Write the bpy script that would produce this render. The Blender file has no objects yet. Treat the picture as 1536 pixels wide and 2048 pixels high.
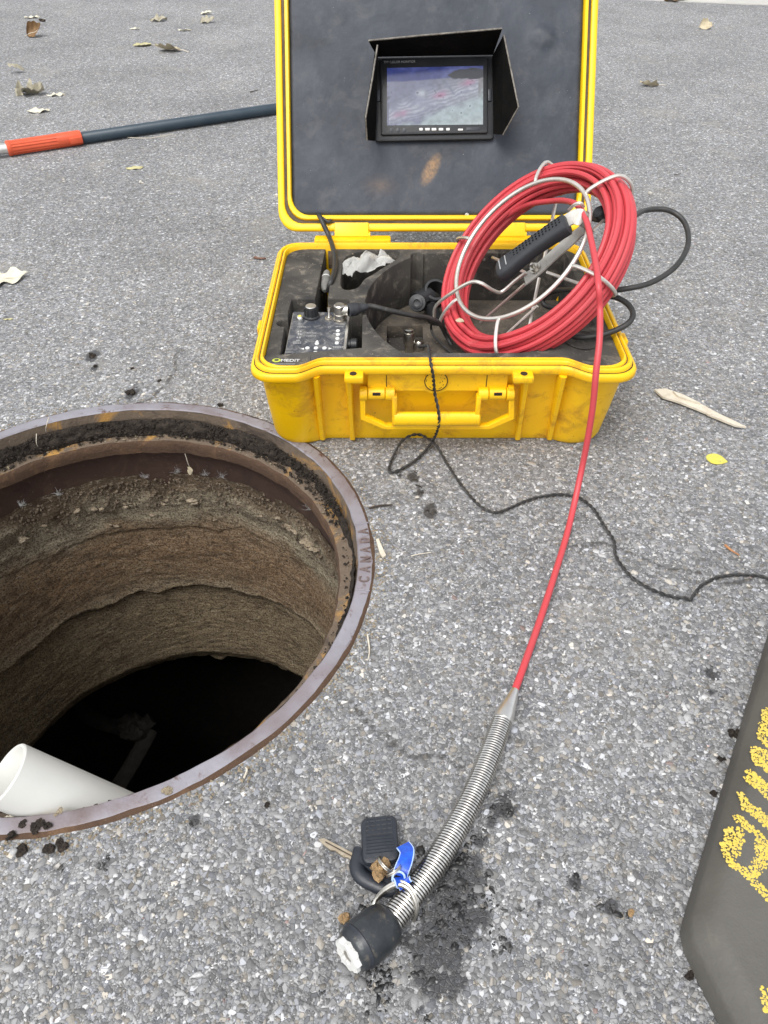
import bpy, bmesh, math, random
import numpy as np
from mathutils import Matrix, Vector
rng = np.random.default_rng(7)
random.seed(7)
SC = bpy.context.scene
COL = SC.collection
rad = math.radians

# ------------------------------------------------------------------ camera
F, PITCH, CAMH = 1541.0, rad(42.5), 0.72
cam_d = bpy.data.cameras.new('camera')
cam = bpy.data.objects.new('camera', cam_d)
COL.objects.link(cam)
cam.location = (0, 0, CAMH)
cam.rotation_euler = (rad(90) - PITCH, 0, 0)
cam_d.sensor_fit = 'VERTICAL'
cam_d.sensor_height = 24.0
cam_d.lens = F / 2048 * 24.0
cam_d.clip_start = 0.02
cam_d.clip_end = 500
SC.camera = cam

# ------------------------------------------------------------------ sky, sun, exposure
SUN_EL, SUN_AZ = rad(63), rad(212)
world = bpy.data.worlds.new('World')
SC.world = world
world.use_nodes = True
wn, wl = world.node_tree.nodes, world.node_tree.links
wn.clear()
sky = wn.new('ShaderNodeTexSky')
sky.sky_type = 'NISHITA'
sky.sun_disc = False
sky.sun_elevation = SUN_EL
sky.sun_rotation = SUN_AZ
sky.air_density = 1.0
sky.dust_density = 3.0
hs = wn.new('ShaderNodeHueSaturation')
hs.inputs['Saturation'].default_value = 0.16
bg = wn.new('ShaderNodeBackground')
bg.inputs['Strength'].default_value = 0.15
wo = wn.new('ShaderNodeOutputWorld')
wl.new(sky.outputs[0], hs.inputs['Color'])
wl.new(hs.outputs[0], bg.inputs['Color'])
wl.new(bg.outputs[0], wo.inputs['Surface'])
sun_d = bpy.data.lights.new('sun', 'SUN')
sun_d.energy = 1.0
sun_d.angle = rad(30)
sun_d.color = (1.0, 0.97, 0.93)
sun = bpy.data.objects.new('sun', sun_d)
COL.objects.link(sun)
_sd = Vector((math.sin(SUN_AZ) * math.cos(SUN_EL), math.cos(SUN_AZ) * math.cos(SUN_EL), math.sin(SUN_EL)))
sun.rotation_euler = _sd.to_track_quat('Z', 'Y').to_euler()
sun.location = _sd * 20
SC.view_settings.view_transform = 'Standard'
SC.view_settings.look = 'None'
SC.view_settings.exposure = 0.88
SC.view_settings.gamma = 1.0
SC.view_settings.use_curve_mapping = False
SC.render.engine = 'CYCLES'
SC.cycles.max_bounces = 8
SC.cycles.diffuse_bounces = 4

# ------------------------------------------------------------------ measuring helpers (photo point -> point in the place)
cp, sp = math.cos(PITCH), math.sin(PITCH)
CAM = np.array([0, 0, CAMH])
def ray(px, py):
    x, y = (px - 768) / F, (1024 - py) / F
    return np.array([x, y * sp + cp, y * cp - sp])
def G(px, py, z=0.0):                       # on the level plane at height z
    d = ray(px, py); return CAM + d * ((z - CAMH) / d[2])
def PY(px, py, Y):                          # on the upright plane at depth Y
    d = ray(px, py); return CAM + d * (Y / d[1])
def PL(px, py, o, n):                       # on any plane
    d = ray(px, py); return CAM + d * (np.dot(np.array(o) - CAM, n) / np.dot(d, n))
def unit(v):
    v = np.array(v, float); return v / np.linalg.norm(v)

# ------------------------------------------------------------------ value noise
def _h(ix, iy, iz, s):
    n = (ix * 374761393 + iy * 668265263 + iz * 2147483647 + s * 974634777) & 0xffffffff
    n = ((n ^ (n >> 13)) * 1274126177) & 0xffffffff
    return ((n ^ (n >> 16)) & 0xffff) / 65535.0
def vnoise(x, y, z=0.0, s=0):
    x, y, z = np.broadcast_arrays(np.asarray(x, float), np.asarray(y, float), np.asarray(z, float))
    ix, iy, iz = (np.floor(a).astype(np.int64) for a in (x, y, z))
    fx, fy, fz = x - ix, y - iy, z - iz
    fx, fy, fz = (f * f * (3 - 2 * f) for f in (fx, fy, fz))
    r = 0
    for dx in (0, 1):
        for dy in (0, 1):
            for dz in (0, 1):
                w = (fx if dx else 1 - fx) * (fy if dy else 1 - fy) * (fz if dz else 1 - fz)
                r = r + w * _h(ix + dx, iy + dy, iz + dz, s)
    return r * 2 - 1
def fbm(x, y, z=0.0, s=0, o=4):
    r, a = 0, 1.0
    for k in range(o):
        r = r + a * vnoise(x * 2 ** k, y * 2 ** k, np.asarray(z) * 2 ** k, s + k); a *= .5
    return r

# ------------------------------------------------------------------ materials
class NT:
    def __init__(s, name):
        m = bpy.data.materials.new(name); m.use_nodes = True
        s.m, s.n, s.l = m, m.node_tree.nodes, m.node_tree.links
        s.n.clear()
        s.out = s.n.new('ShaderNodeOutputMaterial')
        s.b = s.n.new('ShaderNodeBsdfPrincipled')
        s.l.new(s.b.outputs[0], s.out.inputs['Surface'])
        s.co = s.n.new('ShaderNodeTexCoord').outputs['Object']
    def set(s, k, v):
        if hasattr(v, 'is_linked') or isinstance(v, bpy.types.NodeSocket): s.l.new(v, s.b.inputs[k])
        else: s.b.inputs[k].default_value = (*v, 1) if isinstance(v, tuple) and len(v) == 3 else v
    def put(s, sock, v):
        if isinstance(v, bpy.types.NodeSocket): s.l.new(v, sock)
        else: sock.default_value = (*v, 1) if isinstance(v, tuple) and len(v) == 3 else v
    def noise(s, scale, detail=4, rough=.6, dist=0, vec=None):
        t = s.n.new('ShaderNodeTexNoise')
        t.inputs['Scale'].default_value = scale; t.inputs['Detail'].default_value = detail
        t.inputs['Roughness'].default_value = rough; t.inputs['Distortion'].default_value = dist
        s.l.new(vec or s.co, t.inputs['Vector']); return t.outputs[0]
    def vor(s, scale, feat='F1', vec=None, rnd=1.0):
        t = s.n.new('ShaderNodeTexVoronoi'); t.feature = feat
        t.inputs['Scale'].default_value = scale; t.inputs['Randomness'].default_value = rnd
        s.l.new(vec or s.co, t.inputs['Vector']); return t
    def ramp(s, fac, stops, interp='LINEAR'):
        r = s.n.new('ShaderNodeValToRGB'); r.color_ramp.interpolation = interp
        e = r.color_ramp.elements
        while len(e) < len(stops): e.new(.5)
        for q, (p, c) in zip(e, stops):
            q.position = p; q.color = (c, c, c, 1) if isinstance(c, (int, float)) else (*c, 1)
        s.put(r.inputs[0], fac); return r.outputs[0]
    def mix(s, fac, a, b, mode='MIX'):
        x = s.n.new('ShaderNodeMix'); x.data_type = 'RGBA'; x.blend_type = mode
        s.put(x.inputs[0], fac); s.put(x.inputs[6], a); s.put(x.inputs[7], b); return x.outputs[2]
    def math(s, op, a, b=0.0, clamp=False):
        x = s.n.new('ShaderNodeMath'); x.operation = op; x.use_clamp = clamp
        s.put(x.inputs[0], a); s.put(x.inputs[1], b); return x.outputs[0]
    def attr(s, name):
        a = s.n.new('ShaderNodeAttribute'); a.attribute_name = name; return a
    def bump(s, h, dist=.001, strength=1.0, nrm=None):
        b = s.n.new('ShaderNodeBump'); b.inputs['Distance'].default_value = dist
        b.inputs['Strength'].default_value = strength
        s.l.new(h, b.inputs['Height'])
        if nrm: s.l.new(nrm, b.inputs['Normal'])
        return b.outputs[0]

def worn(name, c, rough=.5, c2=None, mscale=8, dirt=None, dscale=40, dlo=.58, dhi=.7, specks=None, sscale=220, slo=.70,
         bump=.0003, bscale=300, metal=0.0, coat=0.0, rvar=.12, spec=None, scuff=None):
    t = NT(name)
    n1 = t.noise(mscale, 5)
    col = t.mix(t.ramp(n1, [(.35, 0.), (.65, 1.)]), c, c2 or tuple(x * .8 for x in c))
    r = t.math('ADD', rough - rvar * .5, t.math('MULTIPLY', t.noise(mscale * 5, 4), rvar))
    if dirt:
        f = t.ramp(t.noise(dscale, 8, .7, .6), [(dlo, 0.), (dhi, 1.)])
        col = t.mix(f, col, dirt); r = t.math('ADD', r, t.math('MULTIPLY', f, .25), True)
    if scuff:
        mp = t.n.new('ShaderNodeMapping'); mp.inputs['Rotation'].default_value = (0, .5, .3); mp.inputs['Scale'].default_value = (1, 1, .12)
        t.l.new(t.co, mp.inputs[0])
        f = t.math('MULTIPLY', t.ramp(t.noise(420, 3, .6, 0, mp.outputs[0]), [(.66, 0.), (.74, .8)]), t.ramp(t.noise(26, 4, .6), [(.50, 0.), (.64, 1.)]))
        col = t.mix(f, col, scuff)
    if specks:
        f = t.ramp(t.noise(sscale, 3, .6), [(slo, 0.), (slo + .05, 1.)])
        col = t.mix(f, col, specks)
    t.set('Base Color', col); t.set('Roughness', r); t.set('Metallic', metal)
    if coat: t.set('Coat Weight', coat); t.set('Coat Roughness', .2)
    if spec is not None: t.set('Specular IOR Level', spec)
    if bump: t.set('Normal', t.bump(t.noise(bscale, 5), bump))
    return t.m

M = {}
M['yellow'] = worn('yellow_plastic', (.86, .52, .003), .42, (.82, .455, .003), 9, (.44, .20, .015), 24, .52, .74, (.06, .035, .015), 150, .715, .00015, 500, scuff=(.12, .06, .015))
M['yellow_lid'] = worn('yellow_lid_plastic', (.88, .58, .003), .42, (.84, .51, .003), 9, (.48, .24, .02), 40, .60, .78, (.08, .05, .02), 200, .745, .00012, 500, scuff=(.2, .1, .02))
M['dark_line'] = worn('grime_and_hole_shade', (.02, .012, .006), .8)
M['gasket'] = worn('rubber_gasket', (.05, .038, .025), .7, (.10, .07, .045), 40)
M['foam'] = worn('dusty_foam', (.022, .021, .020), .92, (.078, .071, .060), 11, (.21, .185, .15), 45, .52, .74, (.40, .36, .30), 240, .715, .0009, 420)
M['foam_in'] = worn('dark_foam', (.026, .023, .021), .95, (.055, .048, .041), 22, (.13, .105, .08), 70, .58, .8, (.30, .26, .2), 260, .72, .0009, 420)
M['floor_dirt'] = worn('foam_floor_dirt', (.05, .042, .034), .95, (.10, .085, .066), 30, (.17, .14, .10), 80, .52, .7, (.42, .36, .28), 260, .68, .001, 500)
M['black'] = worn('black_plastic', (.016, .017, .019), .42, (.024, .025, .027), 20, (.07, .065, .06), 90, .62, .8)
M['black_matt'] = worn('black_card', (.004, .004, .004), .95, (.007, .0065, .006), 30, (.02, .018, .015), 70, .66, .82, spec=.08)
M['card_edge'] = worn('worn_card_edge', (.10, .092, .08), .85, (.25, .23, .2), 90)
M['rubber'] = worn('black_rubber', (.020, .022, .026), .55, (.030, .033, .038), 25, (.07, .07, .07), 60, .64, .8)
M['cord'] = worn('black_cord', (.020, .020, .020), .5, (.035, .034, .032), 60, (.09, .085, .075), 120, .6, .75)
M['steel'] = worn('steel_wire', (.74, .71, .66), .34, (.62, .58, .52), 30, (.30, .20, .12), 60, .66, .78, metal=.75)
M['plate'] = worn('scuffed_steel_plate', (.56, .54, .50), .42, (.40, .38, .34), 40, (.20, .14, .09), 55, .58, .72, metal=.35)
M['plug_grey'] = worn('dusty_grey_plug', (.20, .195, .18), .8, (.13, .125, .115), 90, (.05, .05, .045), 160, .6, .75)
M['nickel'] = worn('nickel_plug', (.66, .64, .58), .30, (.5, .47, .42), 60, (.2, .17, .12), 160, .6, .75, metal=1.0)
M['spring'] = worn('spring_steel', (.72, .71, .68), .24, (.60, .58, .55), 60, None, metal=1.0, bump=0)
M['alu'] = worn('aluminium', (.80, .79, .76), .32, (.70, .69, .66), 60, metal=1.0, bump=.0001)
M['red'] = worn('red_cable', (.52, .048, .060), .45, (.47, .055, .064), 12, (.40, .14, .13), 40, .60, .82, (.6, .38, .34), 260, .77, .0001, 300)
M['pvc'] = worn('white_pvc', (.60, .60, .565), .38, (.55, .55, .52), 10, (.34, .31, .26), 45, .68, .8, (.16, .14, .11), 120, .74, .0001, 200)
M['orange'] = worn('orange_grip', (.62, .095, .035), .55, (.54, .08, .03), 30, (.3, .06, .03), 60, .66, .8)
M['pole'] = worn('pole_coating', (.018, .035, .052), .45, (.028, .046, .062), 20, (.10, .11, .11), 60, .62, .8)
M['wood'] = worn('pale_wood', (.60, .555, .46), .75, (.50, .45, .36), 60, (.25, .19, .12), 90, .6, .75, bump=.0006)
M['bark'] = worn('dark_twig', (.035, .026, .02), .85, (.07, .05, .035), 80)
M['tan_twig'] = worn('orange_twig', (.42, .20, .08), .75, (.30, .14, .06), 90)
M['mud'] = worn('dark_mud', (.016, .013, .011), .85, (.042, .033, .026), 120, (.085, .065, .048), 220, .54, .7, bump=.003, bscale=420, spec=.25)
M['mortar'] = worn('crumbling_mortar', (.33, .275, .20), .95, (.24, .19, .13), 60, (.11, .08, .055), 130, .50, .66, bump=.002, bscale=500)
M['crumbs'] = worn('brown_soil_crumbs', (.10, .075, .052), .95, (.17, .13, .09), 90, (.05, .036, .025), 160, .5, .66)
M['web'] = worn('grey_cobweb', (.34, .34, .33), .8)
M['sump'] = worn('sump_mud_and_gloom', (.020, .017, .014), .8, (.035, .029, .023), 60, (.06, .05, .04), 120, .6, .75, bump=.003)  # mud on the step iron; darkness of the deep chamber put into colour
M['tan_mud'] = worn('tan_clod', (.36, .24, .12), .85, (.24, .15, .07), 130, (.10, .06, .03), 160, .6, .72, bump=.002, bscale=500)
M['brass'] = worn('worn_key_metal', (.70, .62, .48), .35, (.58, .48, .34), 90, (.14, .09, .04), 140, .58, .72, metal=1.0)
M['fob'] = worn('fob_plastic', (.014, .017, .024), .42, (.020, .024, .032), 40, (.06, .06, .065), 150, .64, .78)
M['tape'] = worn('insulating_tape', (.014, .018, .022), .34, (.03, .034, .038), 60, (.13, .11, .085), 70, .56, .72, bump=.0006, bscale=160)
M['led'] = worn('white_led_ring', (.66, .66, .64), .4, (.56, .56, .54), 90, (.3, .28, .25), 160, .6, .75)
M['blue'] = worn('blue_tag', (.004, .045, .42), .25, (.005, .10, .60), 120, coat=.5)
M['tag_edge'] = worn('tag_edge', (.45, .6, .85), .4)
M['yleaf'] = worn('yellow_leaf', (.62, .55, .07), .55, (.52, .47, .09), 150, (.75, .7, .45), 260, .6, .72)
M['paint'] = worn('yellow_stencil_paint', (.62, .45, .055), .65, (.55, .42, .09), 200)
M['base_rubber'] = worn('recycled_rubber', (.070, .066, .057), .62, (.092, .087, .076), 9, (.14, .132, .115), 30, .58, .82, (.02, .018, .016), 130, .73, .0005, 260)
M['white'] = worn('white_print', (.70, .70, .68), .5)
M['grey_print'] = worn('grey_print', (.38, .38, .38), .5)
M['panel_blue'] = worn('control_panel_film', (.034, .039, .050), .42, (.060, .066, .080), 30, (.30, .285, .26), 60, .48, .74, (.5, .48, .44), 420, .68, .0002)
M['box_grey'] = worn('control_box_metal', (.34, .32, .29), .5, (.24, .225, .2), 60, (.12, .10, .08), 120, .56, .7, metal=.4)
M['logo'] = worn('logo_green', (.52, .60, .06), .5)
M['concrete'] = worn('pale_concrete', (.46, .45, .42), .85, (.40, .39, .36), 3, (.3, .29, .27), 14, .6, .75, bump=.001)
M['pebble'] = worn('pale_pebble', (.55, .53, .48), .8, (.4, .38, .34), 120)
M['sand'] = worn('tan_sand', (.30, .25, .17), .9, (.20, .16, .11), 60, (.08, .06, .045), 140, .55, .7, (.5, .46, .38), 300, .68, .002, 600)

def leafmat(name, a, b, d):
    return worn(name, a, .7, b, 60, d, 130, .58, .74, bump=.0008, bscale=180)
M['leaf_tan'] = leafmat('dry_tan_leaf', (.50, .44, .31), (.38, .32, .21), (.2, .15, .09))
M['leaf_pale'] = leafmat('dry_pale_leaf', (.62, .60, .50), (.52, .49, .38), (.3, .27, .2))
M['leaf_grey'] = leafmat('dry_grey_leaf', (.36, .33, .25), (.24, .22, .16), (.1, .09, .06))
M['leaf_brown'] = leafmat('dry_brown_leaf', (.20, .115, .045), (.12, .065, .025), (.05, .03, .015))
M['leaf_red'] = leafmat('dry_reddish_leaf', (.20, .10, .06), (.12, .06, .04), (.05, .03, .02))
M['leaf_olive'] = leafmat('faded_olive_leaf', (.48, .45, .24), (.36, .33, .17), (.2, .18, .1))

def iron_mat():
    t = NT('worn_cast_iron')
    n = t.noise(9, 6, .65, .4)
    col = t.ramp(n, [(.28, (.12, .085, .08)), (.40, (.19, .165, .175)), (.50, (.235, .225, .25)), (.8, (.31, .305, .345))])
    rust = t.ramp(t.noise(34, 9, .74, .5), [(.56, 0.), (.66, 1.)])
    col = t.mix(rust, col, (.085, .04, .025))
    br = t.ramp(t.noise(2.6, 4, .6), [(.50, 0.), (.63, .8)])
    col = t.mix(br, col, t.ramp(n, [(.3, (.085, .05, .04)), (.7, (.17, .12, .11))]))
    t.set('Base Color', col); t.set('Metallic', .15)
    t.set('Roughness', t.math('ADD', t.math('MULTIPLY', n, .4), .30))
    t.set('Normal', t.bump(t.noise(130, 8, .7), .0007)); return t.m
M['iron'] = iron_mat()
M['iron_letter'] = worn('browned_iron', (.13, .095, .088), .5, (.17, .13, .125), 60, (.08, .045, .03), 90, .56, .7, metal=.15)
def rust_mat(name, a, b, c, k=.004):
    t = NT(name)
    n = t.noise(12, 8, .65, .8)
    col = t.ramp(n, [(.30, a), (.45, b), (.54, b), (.64, c)])
    sp_ = t.ramp(t.noise(200, 4, .7), [(.64, 0.), (.74, 1.)])
    col = t.mix(sp_, col, tuple(min(1, x * 2.6 + .03) for x in b))
    t.set('Base Color', col); t.set('Roughness', .9)
    t.set('Normal', t.bump(t.noise(95, 10, .75), k)); return t.m
M['rust'] = rust_mat('rusty_iron', (.040, .022, .014), (.085, .048, .028), (.15, .085, .045))
M['ledge'] = rust_mat('rusty_silt', (.05, .036, .028), (.14, .105, .075), (.40, .22, .06))
M['under'] = rust_mat('dark_rusty_iron', (.030, .015, .011), (.05, .026, .018), (.075, .042, .028), .002)

def shaft_mat():
    t = NT('old_concrete_shaft')
    ge = t.n.new('ShaderNodeSeparateXYZ'); t.l.new(t.co, ge.inputs[0])
    stretch = t.n.new('ShaderNodeVectorMath'); stretch.operation = 'MULTIPLY'
    t.l.new(t.co, stretch.inputs[0]); stretch.inputs[1].default_value = (1, 1, 3.0)
    w = t.noise(7, 6, .6, .3)
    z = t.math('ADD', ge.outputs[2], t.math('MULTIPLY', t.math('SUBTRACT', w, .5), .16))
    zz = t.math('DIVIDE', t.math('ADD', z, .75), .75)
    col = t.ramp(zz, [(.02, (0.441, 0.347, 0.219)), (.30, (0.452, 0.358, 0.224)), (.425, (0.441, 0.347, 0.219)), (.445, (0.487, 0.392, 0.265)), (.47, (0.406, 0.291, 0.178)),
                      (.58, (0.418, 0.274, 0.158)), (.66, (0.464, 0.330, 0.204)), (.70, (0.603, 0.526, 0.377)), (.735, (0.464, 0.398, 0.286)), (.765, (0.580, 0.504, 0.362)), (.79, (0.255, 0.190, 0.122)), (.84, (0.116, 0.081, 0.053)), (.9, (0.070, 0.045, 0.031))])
    n2 = t.noise(26, 9, .7, .7, stretch.outputs[0])
    col = t.mix(t.ramp(n2, [(.38, .7), (.52, 0.)]), col, (.13, .09, .058))
    n3 = t.noise(60, 8, .72, .4, stretch.outputs[0])
    col = t.mix(t.ramp(n3, [(.54, 0.), (.66, .85)]), col, (.56, .475, .355))
    t.set('Base Color', col); t.set('Roughness', .95); t.set('Specular IOR Level', .2)
    h = t.math('ADD', t.noise(150, 10, .78, .1, stretch.outputs[0]), t.math('MULTIPLY', t.noise(480, 6, .75), .9))
    col = t.mix(t.ramp(t.noise(330, 5, .7), [(.43, .85), (.53, 0.)]), col, (.085, .06, .042))
    col = t.mix(t.ramp(t.noise(190, 6, .75), [(.56, 0.), (.66, .75)]), col, (.60, .51, .38)); t.set('Base Color', col)
    t.set('Normal', t.bump(h, .0075, 1.0)); return t.m
M['shaft'] = shaft_mat()

def asphalt_mat():
    t = NT('asphalt')
    st = t.attr('stain').outputs['Fac']; ck = t.attr('crack').outputs['Fac']
    co = t.co
    v1 = t.vor(210, 'F1'); v1e = t.vor(210, 'DISTANCE_TO_EDGE')
    v2 = t.vor(430, 'F1'); v2e = t.vor(430, 'DISTANCE_TO_EDGE')
    s1 = t.n.new('ShaderNodeSeparateColor'); t.l.new(v1.outputs['Color'], s1.inputs[0])
    s2 = t.n.new('ShaderNodeSeparateColor'); t.l.new(v2.outputs['Color'], s2.inputs[0])
    cells = [(0., .11), (.35, .19), (.62, .25), (.85, .32), (.95, .44), (1., .60)]
    a = t.ramp(s1.outputs[0], cells); b = t.ramp(s2.outputs[0], cells)
    big = t.ramp(s1.outputs[1], [(.45, 0.), (.5, 1.)], 'LINEAR')
    col = t.mix(big, b, a)
    edge = t.mix(big, t.ramp(v2e.outputs['Distance'], [(0., .55), (.14, 1.)]), t.ramp(v1e.outputs['Distance'], [(0., .5), (.10, 1.)]))
    col = t.mix(1.0, col, edge, 'MULTIPLY')
    tint = t.ramp(s1.outputs[2], [(0., (.95, .98, 1.05)), (.5, (1., 1., 1.)), (.86, (1.0, 1., 1.0)), (1., (1.10, 1., .85))])
    col = t.mix(1.0, col, tint, 'MULTIPLY')
    lg = t.ramp(t.noise(2.6, 7, .66), [(.3, .80), (.5, 1.0), (.72, 1.22)])
    col = t.mix(1.0, col, lg, 'MULTIPLY')
    dust = t.ramp(t.noise(5.5, 6, .65, .4), [(.56, 0.), (.76, .5)])
    col = t.mix(dust, col, (.30, .28, .24))
    nz = t.noise(70, 5, .65)
    stm = t.math('ADD', st, t.math('MULTIPLY', t.math('SUBTRACT', nz, .5), .9))
    stm = t.math('MULTIPLY', t.ramp(stm, [(.42, 0.), (.60, 1.)]), t.ramp(st, [(.02, 0.), (.12, 1.)]))
    col = t.mix(t.math('MULTIPLY', stm, .86), col, (.022, .022, .024))
    cm = t.math('ADD', ck, t.math('MULTIPLY', t.math('SUBTRACT', t.noise(45, 5, .7), .5), .008))
    cm = t.ramp(t.math('MULTIPLY', cm, 100), [(.16, 1.), (.40, 0.)])
    col = t.mix(t.math('MULTIPLY', cm, .72), col, (.035, .033, .030))
    t.set('Base Color', col)
    t.set('Roughness', t.math('SUBTRACT', .86, t.math('MULTIPLY', stm, .5)))
    h = t.math('ADD', edge, t.math('MULTIPLY', t.noise(900, 3), .5))
    h = t.math('SUBTRACT', h, t.math('MULTIPLY', cm, 1.5))
    t.set('Normal', t.bump(h, .0008, .8)); return t.m
M['asphalt'] = asphalt_mat()
def chip_mat():
    t = NT('exposed_aggregate')
    c = t.attr('col').outputs['Color']; w = t.attr('wet').outputs['Fac']
    n = t.ramp(t.noise(700, 5, .65), [(.3, .78), (.7, 1.18)])
    t.set('Base Color', t.mix(1.0, c, n, 'MULTIPLY'))
    t.set('Roughness', t.math('SUBTRACT', .8, t.math('MULTIPLY', w, .5)))
    t.set('Normal', t.bump(t.noise(1200, 4), .0003)); return t.m
M['chip'] = chip_mat()
def water_mat():
    t = NT('black_sump_water')
    t.set('Base Color', (.004, .004, .004)); t.set('Roughness', .35); t.set('Specular IOR Level', .1); return t.m
M['water'] = water_mat()
def bag_mat():
    t = NT('clear_plastic_bag')
    t.set('Base Color', (.80, .80, .76)); t.set('Roughness', .22); t.set('Transmission Weight', .55); t.set('IOR', 1.2)
    t.set('Normal', t.bump(t.noise(90, 4), .001)); return t.m
M['bag'] = bag_mat()
def screen_mat():
    t = NT('lit_screen_picture')
    c = t.attr('col').outputs['Color']
    t.set('Base Color', (.01, .01, .012)); t.set('Roughness', .15)
    t.set('Emission Color', c); t.set('Emission Strength', .32); return t.m
M['screen'] = screen_mat()
def lidfoam_mat():
    t = NT('lid_foam_panel')
    n = t.noise(9, 8, .68, .5)
    col = t.ramp(n, [(.3, (.014, .018, .026)), (.5, (.026, .032, .044)), (.7, (.046, .053, .067))])
    col = t.mix(t.ramp(t.noise(22, 8, .7, .4), [(.52, 0.), (.78, .6)]), col, (.085, .088, .092))
    col = t.mix(t.ramp(t.noise(330, 3), [(.735, 0.), (.76, 1.)]), col, (.3, .3, .3))
    rs = t.attr('rust').outputs['Fac']
    col = t.mix(t.math('MULTIPLY', rs, t.ramp(t.noise(160, 6, .7), [(.35, .35), (.6, 1.)])), col, (.26, .155, .075))
    t.set('Base Color', col); t.set('Roughness', .62)
    t.set('Normal', t.bump(t.noise(38, 6, .6), .0022, .6)); return t.m
M['lidfoam'] = lidfoam_mat()

# ------------------------------------------------------------------ mesh helpers
WM = {}                                       # world matrix of everything made so far
def tag(o, label=None, cat=None, group=None, kind=None):
    for k, v in (('label', label), ('category', cat), ('group', group), ('kind', kind)):
        if v: o[k] = v
    return o
def thing(name, loc, label, cat, group=None):
    o = bpy.data.objects.new(name, None); COL.objects.link(o)
    o.empty_display_size = .02
    o.location = tuple(loc); WM[o] = Matrix.Translation(Vector(loc))
    return tag(o, label, cat, group)

def catmull(pts, n=10):
    P = np.array(pts, float)
    if len(P) < 3: return P
    Q = np.vstack([2 * P[0] - P[1], P, 2 * P[-1] - P[-2]])
    out = []
    for i in range(1, len(Q) - 2):
        t = np.linspace(0, 1, n, endpoint=False)[:, None]
        a, b, c, d = Q[i - 1], Q[i], Q[i + 1], Q[i + 2]
        out.append(.5 * (2 * b + (c - a) * t + (2 * a - 5 * b + 4 * c - d) * t ** 2 + (3 * b - a - 3 * c + d) * t ** 3))
    out.append(P[-1:]); return np.vstack(out)

def frames(P, closed=False):
    T = np.gradient(P, axis=0) if not closed else np.roll(P, -1, 0) - np.roll(P, 1, 0)
    T /= np.linalg.norm(T, axis=1)[:, None] + 1e-12
    a = np.array([0, 0, 1.]) if abs(T[0][2]) < .9 else np.array([1., 0, 0])
    n = unit(np.cross(T[0], a)); N = [n]
    for i in range(1, len(P)):
        n = N[-1] - T[i] * np.dot(N[-1], T[i]); N.append(unit(n))
    N = np.array(N); return T, N, np.cross(T, N)

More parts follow.
